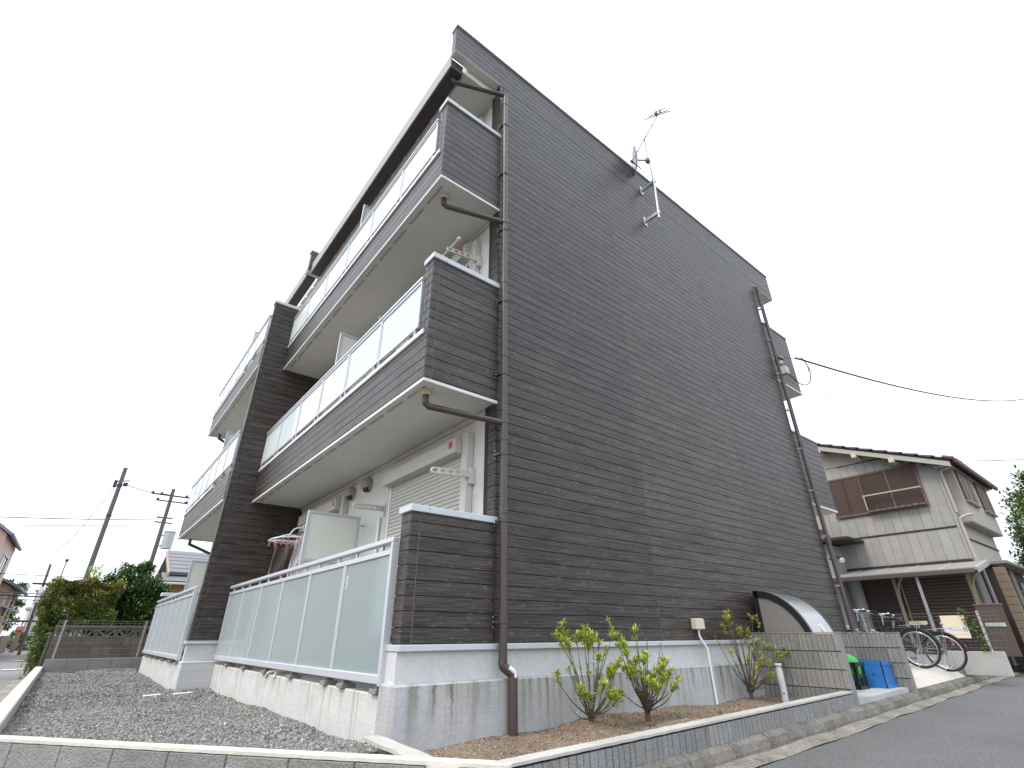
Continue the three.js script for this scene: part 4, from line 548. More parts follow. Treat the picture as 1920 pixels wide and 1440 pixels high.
  mesh('chain_guard', CB(-0.5, -0.02, 0.27, 0.35, 0.05, 0.068, 0.01), frameM, b); mesh('crank', [cyl([-0.1, 0.29, -0.08], [-0.1, 0.29, 0.09], 0.014, 0.014, 8), bar([-0.1, 0.29, 0.09], [0.03, 0.2, 0.09], 0.012, 0.02), bar([-0.1, 0.29, -0.08], [-0.23, 0.38, -0.08], 0.012, 0.02)], chrome, b); for (const s of [-1, 1]) mesh('pedal', CB(s * 0.13 - 0.14, s * 0.13 - 0.06, 0.29 - s * 0.1, 0.31 - s * 0.1, s * 0.1, s * 0.19, 0.004), rub, b);
  each('kickstand', [-0.09, 0.09].map(z => cyl([-0.53, R - 0.01, z], [-0.47, 0.012, z * 1.5], 0.008, 0.008, 6)), chrome, b);
  mesh('reflector', cyl([-0.86, 0.42, 0], [-0.87, 0.42, 0], 0.025, 0.025, 10), mat([0.5, 0.03, 0.02], 0.3), b); mesh('lamp', [cyl([0.5, 0.67, 0], [0.57, 0.67, 0], 0.024, 0.034, 12)], chrome, b);
  return b;
}
bicycle('city bicycle with a black saddle, nearer of the two beside the ribbed block wall', mat([0.02, 0.022, 0.025], 0.5), mat([0.06, 0.065, 0.08], 0.3, { metalness: 0.4 }), [12.15, rampY(12.15, 0.47), 0.47 - 0.53]);
{ const b = bicycle('city bicycle with a cream saddle, farther one next to the mesh fence', mat([0.5, 0.43, 0.24], 0.6), mat([0.03, 0.032, 0.04], 0.3, { metalness: 0.4 }), [12.8, rampY(12.8, 0.62), 0.68 - 0.53]); mesh('strap', [tube([[-0.62, 0.78, 0.03], [-0.6, 0.7, 0.07], [-0.66, 0.55, 0.075], [-0.68, 0.42, 0.06]], 0.013, 6, 16)], mat([0.5, 0.2, 0.28], 0.6), b); mesh('knob', ni(new THREE.SphereGeometry(0.028, 10, 8)).translate(-0.62, 0.79, 0.03), mat([0.6, 0.35, 0.45], 0.5), b); }

// ================================================================ laundry on the first two balconies, antenna
{
  const p = tag(mesh('laundry_pole', [cyl([2.47, 2.47, -3.5], [2.47, 2.47, -6.05], 0.016, 0.016, 12)], mat([0.24, 0.22, 0.2], 0.35, { metalness: 0.6 })), 'thin metal laundry pole behind the ground floor privacy screen', 'laundry pole', 'laundry poles on the balconies');
  tag(mesh('laundry_pole', [cyl([2.44, 5.42, -0.3], [2.5, 5.39, -2.6], 0.012, 0.012, 12), ni(new THREE.SphereGeometry(0.026, 12, 8)).scale(1, 1, 1.5).translate(2.44, 5.42, -0.29)], cream), 'cream laundry pole with a knob on the first floor balcony', 'laundry pole', 'laundry poles on the balconies');
  tag(mesh('storage_box', CB(2.45, 2.8, 4.2, 4.86, -2.75, -2.35, 0.01), mat([0.35, 0.27, 0.18], 0.7)), 'brown box corner showing above the first floor glass rail', 'box');
  const h = thing('drying_hanger', 'white plastic drying hanger with a row of pink pegs on the balcony', 'clothes hanger', [2.3, 2.3, -4.45]);
  mesh('hanger_frame', [tube([[1.98, 2.27, -4.5], [2.16, 2.3, -4.52], [2.4, 2.3, -4.5], [2.42, 2.3, -4.1], [2.2, 2.3, -4.08], [1.98, 2.27, -4.12]], 0.012, 8, 50, true), tube([[2.0, 2.28, -4.3], [2.2, 2.36, -4.32], [2.42, 2.33, -4.3]], 0.012, 8, 20), tube([[2.2, 2.35, -4.3], [2.28, 2.46, -4.33], [2.4, 2.5, -4.33]], 0.011, 8, 16), tube([[2.4, 2.44, -4.33], [2.4, 2.52, -4.33], [2.47, 2.53, -4.33], [2.5, 2.47, -4.33]], 0.009, 8, 14)], mat([0.72, 0.72, 0.7], 0.4), h);
  bits('pegs', T(12, i => { const x = 2.0 + (i % 6) * 0.08, z = i < 6 ? -4.13 : -4.5; return bar([x, 2.275, z], [x + 0.01 * Math.sin(i * 5), 2.2, z], 0.008, 0.018); }), mat([0.65, 0.2, 0.34], 0.5), h); settle(h);
  const cloth = (name, label, x0, x1, z, y1, y0, c, ph, flare) => { const g = new THREE.PlaneGeometry(1, 1, 60, 24), q = g.attributes.position; for (let i = 0; i < q.count; i++) { const u = q.getX(i) + 0.5, v = q.getY(i) + 0.5, d = 1 - v; const xm = (x0 + x1) / 2, sag = 0.05 * Math.abs(Math.sin(u * Math.PI * 3)) * Math.exp(-d * 3); q.setXYZ(i, xm + (x0 + (x1 - x0) * u - xm) * (1 + flare * d) - 0.02 * d, y1 - sag - (y1 - y0) * d - 0.02 * Math.sin(u * 9 + ph) * d, z + (0.01 + 0.022 * d) * Math.sin(u * 13 + ph + 1.2 * Math.sin(u * 7)) + 0.02 * Math.sin(d * 7 + u * 9)); } g.computeVertexNormals(); return tag(mesh(name, ni(g), mat(c, 0.95, { side: THREE.DoubleSide }), scene, 3), label, 'laundry', 'laundry hanging on the ground floor balcony'); };
  cloth('dark_garment', 'dark grey brown garment hanging from the drying hanger', 2.02, 2.29, -4.25, 2.22, 1.6, [0.1, 0.083, 0.075], 0, 0.1); cloth('dark_garment', 'dark grey garment at the back of the drying hanger', 2.06, 2.24, -4.5, 2.22, 1.62, [0.06, 0.05, 0.048], 2, 0.1);
  cloth('pale_garment', 'pale pink white shirt hanging next to the privacy screen', 2.24, 2.45, -4.04, 2.28, 1.76, [0.62, 0.55, 0.56], 1, 0.25); cloth('pale_garment', 'white cloth hanging behind the pale pink shirt', 2.3, 2.44, -4.34, 2.28, 1.85, [0.6, 0.58, 0.6], 3, 0.1);
}
{
  const dk = mat([0.13, 0.13, 0.16], 0.6); const a = thing('tv_antenna', 'television antenna with a dish on a bent mast bracketed to the side wall', 'antenna', [6.3, 7.8, 0.3]), galv = mat([0.45, 0.46, 0.47], 0.4, { metalness: 0.6 });
  mesh('mast', [cyl([6.24, 7.72, 0.3], [6.3, 8.75, 0.3], 0.021, 0.021, 12), cyl([6.3, 8.7, 0.3], [6.22, 9.55, 0.3], 0.019, 0.019, 12), cyl([6.22, 9.5, 0.3], [6.26, 10.0, 0.3], 0.017, 0.017, 12)], galv, a);
  each('wall_bracket', [[7.86, 6.25], [8.7, 6.3]].map(([y, x]) => mergeGeometries([B(x - 0.02, x + 0.02, y - 0.035, y + 0.035, 0.01, 0.33), B(x - 0.045, x + 0.045, y - 0.1, y + 0.1, 0.002, 0.012), cyl([x, y - 0.05, 0.3], [x, y + 0.05, 0.3], 0.03, 0.03, 12)])), galv, a);
  const d = new THREE.LatheGeometry(T(9, i => new THREE.Vector2(0.005 + 0.27 * i / 8, 0.06 * (i / 8) ** 2)).concat(T(9, i => new THREE.Vector2(0.275 - 0.27 * i / 8, 0.012 + 0.06 * (1 - i / 8) ** 2))), 28); d.rotateZ(Math.PI / 2); d.rotateY(-0.82); d.translate(6.06, 9.22, 0.18); mesh('dish', ni(d), mat([0.4, 0.4, 0.42], 0.6, { side: THREE.DoubleSide }), a);
  mesh('dish_mount', [CB(6.18, 6.28, 9.17, 9.27, 0.25, 0.33, 0.015), cyl([6.07, 9.22, 0.18], [6.2, 9.22, 0.28], 0.016, 0.016, 8)], mat([0.2, 0.2, 0.26], 0.5), a);
  mesh('feed_arm', [tube([[6.04, 8.97, 0.2], [5.98, 8.84, 0.26], [5.8, 8.76, 0.3], [5.66, 8.74, 0.3]], 0.012, 6, 16), CB(5.62, 5.7, 8.72, 8.77, 0.28, 0.32, 0.008)], dk, a);
  mesh('boom', [cyl([5.66, 8.75, 0.3], [7.0, 11.3, 0.3], 0.013, 0.013, 8), cyl([7.0, 11.3, 0.3], [7.16, 11.6, 0.3], 0.014, 0.014, 8)], dk, a);
  each('element', [[6.95, 11.22, 0.26], [7.02, 11.35, 0.2], [7.16, 11.6, 0.1]].map(([x, y, l]) => cyl([x - l * 0.4, y + l * 0.2, 0.3 - l], [x + l * 0.4, y - l * 0.2, 0.3 + l], 0.012, 0.012, 6)), dk, a);
  mesh('antenna_box', CB(6.88, 6.95, 11.22, 11.3, 0.27, 0.33, 0.01), mat([0.16, 0.15, 0.2], 0.5), a); mesh('antenna_box', CB(7.09, 7.14, 11.48, 11.56, 0.28, 0.32, 0.008), mat([0.12, 0.12, 0.14], 0.5), a);
  mesh('cable', [tube([[6.62, 10.6, 0.32], [6.66, 10.4, 0.34], [6.5, 10.2, 0.34], [6.3, 9.95, 0.32], [6.12, 9.75, 0.32]], 0.006, 6, 30)], blackM, a); settle(a);
}

// ================================================================ overhead cables
const wireM = mat([0.025, 0.025, 0.035], 0.6), wireT = mat([0.1, 0.1, 0.12], 0.7);
function wire(name, label, p, q, sag, r, m = wireM, group = 'overhead cables') { const N = 24, pts = T(N + 1, i => { const t = i / N; return [p[0] + (q[0] - p[0]) * t, p[1] + (q[1] - p[1]) * t - 4 * sag * t * (1 - t), p[2] + (q[2] - p[2]) * t]; }); return tag(mesh(name, tube(pts, r, 6, 48), m), label, 'cable', group); }
{
  const c = thing('service_cable', 'thick black service cable running from the rear downpipe out over the street', 'cable', [10.5, 6.3, 0.2], 'overhead cables');
  mesh('cable', tube(T(25, i => { const t = i / 24; return [11.2 + 22 * t, 6.58 + 4.6 * t - 4 * 0.5 * t * (1 - t), 0.25 + 2.3 * t]; }), 0.021, 8, 80), wireM, c);
  mesh('loop', [tube([[10.5, 6.42, 0.14], [10.85, 6.5, 0.18], [11.25, 6.59, 0.25]], 0.008, 6, 14), tube([[11.2, 6.58, 0.25], [11.45, 6.62, 0.27], [11.55, 6.35, 0.3], [11.35, 6.0, 0.28], [11.0, 5.88, 0.22], [10.56, 6.05, 0.16]], 0.012, 6, 40), tube([[11.2, 6.58, 0.25], [11.42, 6.66, 0.27], [11.5, 6.4, 0.3], [11.42, 6.25, 0.28]], 0.008, 6, 30)], wireM, c);
  mesh('clamp', [cyl([11.1, 6.56, 0.24], [11.3, 6.6, 0.25], 0.03, 0.02, 8), CB(10.43, 10.62, 6.38, 6.46, 0.1, 0.17, 0.01)], mat([0.2, 0.18, 0.2], 0.5), c); settle(c);
  wire('thin_wire', 'thin pale wire in the sky below the thick service cable', [11.6, 5.95, 0.2], [40, 10.3, 3], 0.5, 0.008, mat([0.4, 0.41, 0.44], 0.7));
  wire('thin_wire', 'thin wire rising from the tiled roof to the right', [18.6, 5.45, 1.05], [40, 9.7, 5.2], 0.25, 0.012, wireT);
}

// ================================================================ right: mesh fence, carport, neighbouring house, tree
function meshPanel(name, parent, axis, fix, a0, a1, ys, step, y0, y1, m, r = 0.003) {
  const P = (a, y) => axis === 'z' ? [fix, y, a] : [a, y, fix], g = []; for (const y of ys) g.push(cyl(P(a0, y), P(a1, y), r * 1.5, r * 1.5, 5, false)); for (let a = Math.min(a0, a1); a < Math.max(a0, a1); a += step) g.push(cyl(P(a, y0), P(a, y1), r, r, 4, false)); return bits(name, g, m, parent);
}
{
  const f = thing('mesh_fence', 'low wire mesh fence on a concrete base beyond the bicycles', 'fence', [13.6, 0.4, 0], 'wire mesh fences'), fm = mat([0.13, 0.115, 0.1], 0.6);
  each('base', T(9, i => CB(13.54, 13.66, 0.3, 0.7, 1.38 - (i + 1) * 0.8 + 0.003, 1.38 - i * 0.8, 0.006)), conc, f); meshPanel('wire_panel', f, 'z', 13.6, 1.5, -5.6, [0.76, 0.88, 1.0, 1.12, 1.24, 1.31, 1.37], 0.075, 0.74, 1.375, fm); for (const z of [1.2, -0.8, -2.8, -4.8]) mesh('post', CB(13.61, 13.645, 0.7, 1.39, z - 0.022, z + 0.022, 0.004), alu, f); settle(f);
  const s = thing('notice_board', 'cream notice board with a pale lettered band hung on the mesh fence', 'sign', [13.55, 1.12, 0.8]);
  const cv = document.createElement('canvas'); cv.width = 256; cv.height = 256; const x = cv.getContext('2d'); x.fillStyle = '#efe4c8'; x.fillRect(0, 0, 256, 256); x.fillStyle = '#e3e8ea'; x.fillRect(0, 126, 256, 66); x.fillStyle = '#2c3440'; x.font = 'bold 64px serif'; x.fillText('N', 196, 184); x.fillStyle = '#8b929a'; x.font = '30px serif'; x.fillText('AVVIAN', 74, 178); x.fillStyle = '#9aa0a4'; for (let i = 0; i < 12; i++) x.fillRect(80 + i * 8, 136, 5, 6); x.fillStyle = '#b4a687'; for (let i = 0; i < 22; i++) x.fillRect(66 + i * 8, 210, 5, 6);
  const ct = new THREE.CanvasTexture(cv); ct.colorSpace = THREE.SRGBColorSpace; const g = ni(new THREE.PlaneGeometry(0.385, 0.4)); g.rotateY(-Math.PI / 2); mesh('print', g.translate(-0.006, 0, 0), mat([1, 1, 1], 0.6, { map: ct }), s, 0); mesh('board', CB(-0.005, 0.005, -0.2, 0.2, -0.1925, 0.1925, 0.002), mat([0.8, 0.74, 0.6], 0.6), s);
  // climbing vine by the fence post
  const v = thing('climbing_vine', 'thin green vine climbing the mesh fence next to the notice board', 'plant', [13.55, 0.7, 1.08]), o = [], c = [];
  for (let i = 0; i < 150; i++) { const t = rnd(), p = V(rr(-0.05, 0.02), 0.02 + 0.72 * t, 0.08 - 0.16 * t + rr(-0.06, 0.06) * (0.6 + t)); const k = rr(0.5, 1.3); leafQuad(o, null, c, p, rv().add(V(-0.3, -0.3, 0)).normalize(), V(0, 1, 0.01), 0.06, 0.045, rnd() < 0.3 ? [0.24 * k, 0.34 * k, 0.05 * k] : [0.08 * k, 0.16 * k, 0.03 * k]); } leafMesh('foliage', o, c, v); mesh('stem', tube([[0, 0, 0.08], [-0.02, 0.3, 0.02], [0, 0.5, -0.03], [-0.01, 0.72, -0.07]], 0.006, 5, 12), mat([0.12, 0.09, 0.06], 0.9), v);
}
const clad = [[0.52, 0.51, 0.485], [0.49, 0.48, 0.46], [0.54, 0.53, 0.505]].map(c => mat(c, 0.6, { map: capC })), brownW = mat([0.125, 0.088, 0.076], 0.6), brownR = mat([0.165, 0.115, 0.095], 0.6), darkTrim = mat([0.03, 0.026, 0.026], 0.7), plaster = mat([0.6, 0.57, 0.5], 0.85, { map: wallC }), beige = mat([0.4, 0.36, 0.3], 0.7);
{
  const HX = 18, HZ = 0.714, h = thing('neighbour_house', 'old two storey house clad in beige metal panels with brown louvred shutters', 'house', [20, 0.4, -2]), HB = 22.0;
  mesh('body', [B(HX + 0.02, HB, 0.3, 5.2, -8, HZ - 0.02)], mat([0.36, 0.34, 0.31], 0.8), h);
  const ridge = -3.6, sl = 0.42, eY = 5.36, roofY = z => eY + (HZ + 0.3 - z) * sl, gab = z => Math.min(roofY(z), roofY(2 * ridge - z)) - 0.14;
  { // street-facing gable end: panels cut off by the roof slope
    let i = 0; for (let z = HZ - 0.06; z > -4.4; z -= 0.235, i++) { const z1 = z - 0.231; for (const [a, b] of [[2.76, 3.575], [3.615, 4.2], [4.2, 5.36]]) { if (a === 4.2) { if (z < 0.3 && z > -2.2) { mesh('cladding_panel', CB(HX - 0.012, HX + 0.02, 5.45, Math.min(5.8, gab(z1) - 0.02), z1, z, 0.006), clad[i % 3], h); continue; } } mesh('cladding_panel', CB(HX - 0.012, HX + 0.02, a, b === 5.36 ? Math.min(5.8, gab(z) - 0.02) : b, z1, z, 0.006), clad[(i * 2 + Math.round(a)) % 3], h); } }
    mesh('cladding_panel', B(HX - 0.008, HX + 0.02, 4.2, 5.3, 0.28, HZ - 0.06), clad[1], h);
    const gz = T(20, k => HZ - 0.05 - k * (HZ - 0.05 - ridge) / 19), sh = [[-(HZ - 0.05), 5.81]]; const pts = [...gz.filter(z => gab(z) > 5.83).map(z => [z, gab(z) - 0.03]), [ridge, 5.82], [gz.find(z => gab(z) > 5.83), 5.82]]; mesh('gable_plaster', profX(pts, HX - 0.005, HX + 0.02), plaster, h);
    mesh('corner_trim', CB(HX - 0.03, HX + 0.05, 2.7, 5.4, HZ - 0.055, HZ + 0.012, 0.006), clad[0], h); each('belt_flashing', [CB(HX - 0.035, HX, 3.578, 3.612, -4.4, HZ - 0.06, 0.004), CB(HX - 0.06, HX, 2.68, 2.755, -4.4, HZ, 0.004), CB(HX - 0.02, HX, 5.805, 5.83, -4.4, -0.4, 0.004)], darkTrim, h);
  }
  { // louvred shutters
    const w = mesh('shutter_window', B(HX - 0.03, HX - 0.014, 4.25, 5.44, -2.15, 0.25), darkTrim, h), lou = (z0, z1, x, m, y0 = 4.3, y1 = 5.4) => { const n = Math.round((y1 - y0) / 0.062); bits('louvres', T(n, i => { const y = y0 + (y1 - y0) * (i + 0.5) / n, g = B(-0.006, 0.006, -0.03, 0.03, z1, z0); g.rotateZ(0.5); return g.translate(x, y, 0); }), m, w); };
    lou(-1.26, -1.68, HX - 0.05, brownR); lou(-1.72, -2.12, HX - 0.05, brownR); lou(0.2, -0.5, HX - 0.045, brownW); lou(-0.54, -1.21, HX - 0.045, brownW);
    each('frame', [B(HX - 0.08, HX - 0.03, 5.4, 5.45, -2.16, 0.26), B(HX - 0.08, HX - 0.03, 4.24, 4.3, -2.16, 0.26), B(HX - 0.075, HX - 0.03, 4.3, 5.4, -1.7, -1.69), B(HX - 0.075, HX - 0.03, 4.3, 5.4, -1.25, -1.22), B(HX - 0.075, HX - 0.03, 4.3, 5.4, -0.54, -0.5), B(HX - 0.075, HX - 0.03, 4.3, 5.4, 0.2, 0.26)], brownW, w);
    mesh('window_rail', [CB(HX - 0.24, HX - 0.2, 4.72, 4.76, -1.24, 0.25, 0.008), CB(HX - 0.2, HX - 0.03, 4.72, 4.75, 0.22, 0.25, 0.006), CB(HX - 0.2, HX - 0.03, 4.72, 4.75, -1.24, -1.21, 0.006), CB(HX - 0.24, HX - 0.2, 4.3, 4.719, -1.22, -1.19, 0.006)], beige, w); mesh('sill_tiles', T(9, i => CB(HX - 0.22, HX - 0.03, 4.25, 4.3 + 0.01 * (i % 2), 0.22 - i * 0.16 - 0.15, 0.22 - i * 0.16, 0.01)), brownW, w).userData.kind = 'stuff';
  }
  { // ground floor wall under the carport: brown shutter boards
    const g = mesh('ground_floor_wall', B(HX - 0.02, HX, 0.3, 2.66, -4.2, HZ - 0.02), mat([0.07, 0.05, 0.042], 0.8), h); each('shutter_board', T(22, i => CB(HX - 0.06, HX - 0.021, 0.62 + i * 0.082, 0.69 + i * 0.082, -1.02, 0.46, 0.012)), brownW, g); each('shutter_board', T(9, i => CB(HX - 0.05, HX - 0.021, 0.6 + i * 0.2, 0.797 + i * 0.2, -2.1, -1.06, 0.006)), mat([0.08, 0.055, 0.048], 0.7), g);
    each('post', [CB(HX - 0.12, HX - 0.021, 0.3, 2.5, 0.48, 0.58, 0.006), CB(HX - 0.12, HX - 0.021, 0.3, 2.5, -1.05, -1.025, 0.004)], beige, g); mesh('grey_column', cyl([HX - 0.25, 0.3, -2.15], [HX - 0.25, 2.6, -2.15], 0.19, 0.19, 18), mat([0.36, 0.36, 0.36], 0.5), g); each('grey_pipe', [cyl([HX - 0.1, 1.4, 0.66], [HX - 0.1, 2.6, 0.66], 0.07, 0.07, 12), cyl([HX - 0.1, 1.4, 0.84], [HX - 0.1, 2.7, 0.84], 0.035, 0.035, 10)], mat([0.36, 0.35, 0.35], 0.5), g);
  }
  { // long side along the street
    const w = mesh('street_wall', B(HX + 0.03, HB, 0.3, 5.45, HZ - 0.02, HZ), plaster, h); mesh('jetty', CB(HX + 0.35, HB + 0.02, 3.72, 5.3, HZ + 0.002, HZ + 0.26, 0.01), plaster, w); mesh('jetty_soffit', B(HX + 0.37, HB, 3.7, 3.719, HZ + 0.002, HZ + 0.24), clad[1], w);
    mesh('belt_flashing', CB(HX + 0.1, HB, 3.28, 3.32, HZ + 0.001, HZ + 0.03, 0.004), darkTrim, w);
    for (const [a, b] of [[18.5, 19.8], [20.6, 21.9]]) { const s = mesh('shutter_window', B(a, b, 4.32, 5.22, HZ + 0.262, HZ + 0.3), brownW, h); each('shutter_leaf', T(4, i => CB(a + (b - a) * i / 4 + 0.01, a + (b - a) * (i + 1) / 4 - 0.01, 4.35, 5.2, HZ + 0.301, HZ + 0.315 + 0.012 * (i % 2), 0.006)), brownR, s); mesh('sill', CB(a - 0.03, b + 0.03, 4.27, 4.315, HZ + 0.262, HZ + 0.36, 0.006), clad[0], s); }
    each('downpipe', [poly([[HX - 0.02, 5.18, HZ + 0.3], [HX - 0.02, 5.1, HZ + 0.06], [HX - 0.02, 3.95, HZ + 0.06]], 0.032), [tube([[HX + 0.3, 3.9, HZ + 0.3], [HX + 0.05, 3.86, HZ + 0.25], [HX - 0.02, 3.78, HZ + 0.08], [HX - 0.02, 3.6, HZ + 0.06], [HX - 0.02, 2.55, HZ + 0.06]], 0.036, 8, 30)]].map(a => mergeGeometries(a)), mat([0.4, 0.37, 0.36], 0.5), h);
  }
  { // tiled roof, both slopes; courses of tiles step along the gable edge
    const tile = mat([0.075, 0.08, 0.1], 0.5), tileB = mat([0.11, 0.07, 0.062], 0.6), rf = mesh('roof', mergeGeometries([1, -1].map(s => profX([[ridge, roofY(ridge) - 0.1], [s > 0 ? HZ + 0.42 : 2 * ridge - HZ - 0.42, roofY(HZ + 0.42) - 0.1], [s > 0 ? HZ + 0.42 : 2 * ridge - HZ - 0.42, roofY(HZ + 0.42) - 0.05], [ridge, roofY(ridge) - 0.05]], HX - 0.45, HB + 0.5))), darkTrim, h);
    const L = HZ + 0.46 - ridge, n = 14; for (let i = 0; i < n; i++) { const za = HZ + 0.48 - L * i / n, zb = HZ + 0.46 - L * (i + 1) / n - 0.06; const ya = roofY(za), yb = roofY(zb); const g = profX([[za, ya - 0.045], [zb, yb - 0.045], [zb, yb - 0.02], [za, ya + 0.025]], HX - 0.5, HB + 0.55); mesh('tile_course', g, i < 1 ? tileB : tile, rf); }
    bits('eave_tiles', T(24, i => cyl([HX - 0.48 + i * 0.205, roofY(HZ + 0.5) + 0.0, HZ + 0.52], [HX - 0.48 + i * 0.205, roofY(HZ + 0.3) + 0.01, HZ + 0.3], 0.05, 0.05, 8)), tileB, rf);
    mesh('barge_board', profX([[HZ + 0.4, roofY(HZ + 0.4) - 0.24], [ridge, roofY(ridge) - 0.24], [ridge, roofY(ridge) - 0.1], [HZ + 0.4, roofY(HZ + 0.4) - 0.1]], HX - 0.45, HX - 0.4), mat([0.4, 0.37, 0.33], 0.7), rf); for (const z of [-0.15, -1.05, -2.0]) { const b = mesh('purlin', CB(HX - 0.47, HX + 0.02, roofY(z) - 0.34, roofY(z) - 0.2, z - 0.07, z + 0.07, 0.006), mat([0.5, 0.47, 0.42], 0.7), rf); }
    mesh('eave_gutter', profX([[HZ + 0.46, roofY(HZ + 0.46) - 0.02], [HZ + 0.57, roofY(HZ + 0.46) - 0.02], [HZ + 0.55, roofY(HZ + 0.46) - 0.11], [HZ + 0.48, roofY(HZ + 0.46) - 0.11]], HX - 0.4, HB + 0.5), brownW, rf); mesh('eave_soffit', B(HX - 0.3, HB + 0.4, 5.18, 5.2, HZ + 0.001, HZ + 0.36), clad[2], rf);
  }
  { const p = mesh('porch_roof', CB(HX - 1.3, HX + 0.2, 3.44, 3.52, -3.6, -1.62, 0.01), darkTrim, h); mesh('porch_ridge', cyl([HX - 1.2, 3.53, -3.6], [HX - 1.2, 3.53, -2.1], 0.06, 0.06, 10), mat([0.25, 0.08, 0.06], 0.6), p); mesh('porch_wall', B(HX - 1.0, HX - 0.02, 0.3, 3.4, -3.4, -2.3), clad[1], h); }
  { const l = mesh('floodlight', [tube([[HX - 1.0, 2.98, -2.35], [HX - 1.05, 3.02, -2.15], [HX - 1.08, 2.98, -2.05]], 0.02, 6, 10), cyl([HX - 1.05, 3.0, -2.08], [HX - 1.12, 2.9, -1.98], 0.03, 0.075, 12)], darkTrim, h); mesh('lens', cyl([HX - 1.118, 2.902, -1.982], [HX - 1.13, 2.888, -1.968], 0.078, 0.07, 14), whitePl, l); }
  { const b = mesh('rear_balcony', B(HX - 1.4, HX - 0.1, 3.72, 3.9, -3.6, -2.5), brownW, h); bits('balusters', T(9, i => B(HX - 1.39, HX - 1.36, 3.9, 4.35, -2.52 - i * 0.12 - 0.025, -2.52 - i * 0.12)), brownW, b); }
  settle(h);
  const c = thing('carport', 'grey lean-to carport roof on tan braces in front of the neighbouring house', 'carport', [17.2, 0.4, -0.6]);
  mesh('roof', profZ([[16.45, 2.36], [16.45, 2.42], [HX - 0.1, 2.68], [HX - 0.1, 2.6]], -2.6, 0.98), mat([0.3, 0.28, 0.265], 0.5), c); each('roof_seam', T(5, i => profZ([[16.46, 2.421], [16.46, 2.432], [HX - 0.1, 2.692], [HX - 0.1, 2.681]], 0.95 - i * 0.72, 0.98 - i * 0.72)), alu, c); mesh('front_gutter', CB(16.38, 16.449, 2.29, 2.4, -2.62, 0.93, 0.012), mat([0.11, 0.085, 0.075], 0.5), c); mesh('end_fascia', profZ([[16.45, 2.3], [16.45, 2.42], [HX - 0.1, 2.68], [HX - 0.1, 2.56]], 0.981, 1.01), mat([0.36, 0.35, 0.33], 0.6), c);
  const tan = mat([0.3, 0.235, 0.15], 0.55); each('post', [CB(16.9, 16.97, 0.4, 2.4, -0.94, -0.87, 0.008), CB(16.9, 16.97, 0.4, 2.4, 0.62, 0.69, 0.008)], tan, c); mesh('post', CB(16.5, 16.56, 0.4, 2.36, -0.31, -0.25, 0.006), mat([0.36, 0.37, 0.37], 0.5), c);
  each('brace', [[-0.905, 0.28], [0.655, 0.26]].map(([z, w]) => tube([[16.93, 1.6, z], [16.93, 1.95, z + 0.03], [16.93, 2.2, z + 0.1], [16.93, 2.4, z + w]], 0.03, 8, 20)), tan, c); settle(c);
  const g = thing('brown_gate', 'tall brown metal gate panel with a pale horizontal strip at the edge of the street', 'gate', [16.3, 0.5, 1]); mesh('panel', CB(15.98, 16.02, 0.55, 1.56, 0.75, 1.22, 0.008), mat([0.085, 0.062, 0.05], 0.6), g); mesh('strip', CB(15.965, 15.98, 1.13, 1.21, 0.82, 1.17, 0.004), mat([0.42, 0.45, 0.43], 0.5), g); mesh('top_rail', CB(15.97, 16.03, 1.56, 1.6, 0.73, 1.24, 0.006), brownW, g); settle(g);
  const e = thing('gate_pillar', 'tan tiled gate pillar beside the brown gate', 'pillar', [17.5, 0.4, 1.2]); each('tile', T(12, i => CB(17.35, 17.62, 0.42 + i * 0.17, 0.585 + i * 0.17, 1.12, 1.32, 0.006)), mat([0.16, 0.125, 0.09], 0.7), e); mesh('wall', CB(17.65, 22, 0.3, 1.45, 1.15, 1.28, 0.01), kerbM, e); settle(e);
  const s = thing('entrance_annexe', 'dark brown single storey annexe with a tan lattice window behind the gate', 'annexe', [19.5, 0.4, 0.9]); mesh('wall', B(18.2, 22.2, 0.4, 2.55, 0.72, 1.0), mat([0.07, 0.055, 0.045], 0.8), s); mesh('roof', CB(18.0, 22.6, 2.58, 2.66, 0.715, 1.35, 0.01), mat([0.2, 0.18, 0.16], 0.6), s); const lw = mesh('lattice_window', B(18.5, 19.3, 1.55, 2.5, 1.001, 1.02), mat([0.2, 0.15, 0.115], 0.7), s); each('lattice_bar', T(10, i => CB(18.5, 19.3, 1.58 + i * 0.092, 1.63 + i * 0.092, 1.021, 1.06, 0.006)), mat([0.3, 0.235, 0.18], 0.7), lw); mesh('lattice_sill', CB(18.45, 19.35, 1.44, 1.52, 1.001, 1.08, 0.006), whitePl, lw); mesh('tile_pier', CB(19.5, 20.0, 0.4, 2.55, 1.001, 1.1, 0.006), mat([0.16, 0.125, 0.09], 0.7), s); const ww = mesh('window', B(20.5, 21.8, 1.5, 2.3, 1.001, 1.02), glassD, s); mesh('window_frame', [CB(20.45, 21.85, 1.45, 1.5, 1.001, 1.05, 0.004), CB(21.1, 21.16, 1.5, 2.3, 1.021, 1.04, 0.004)], alu, ww); settle(s);
}
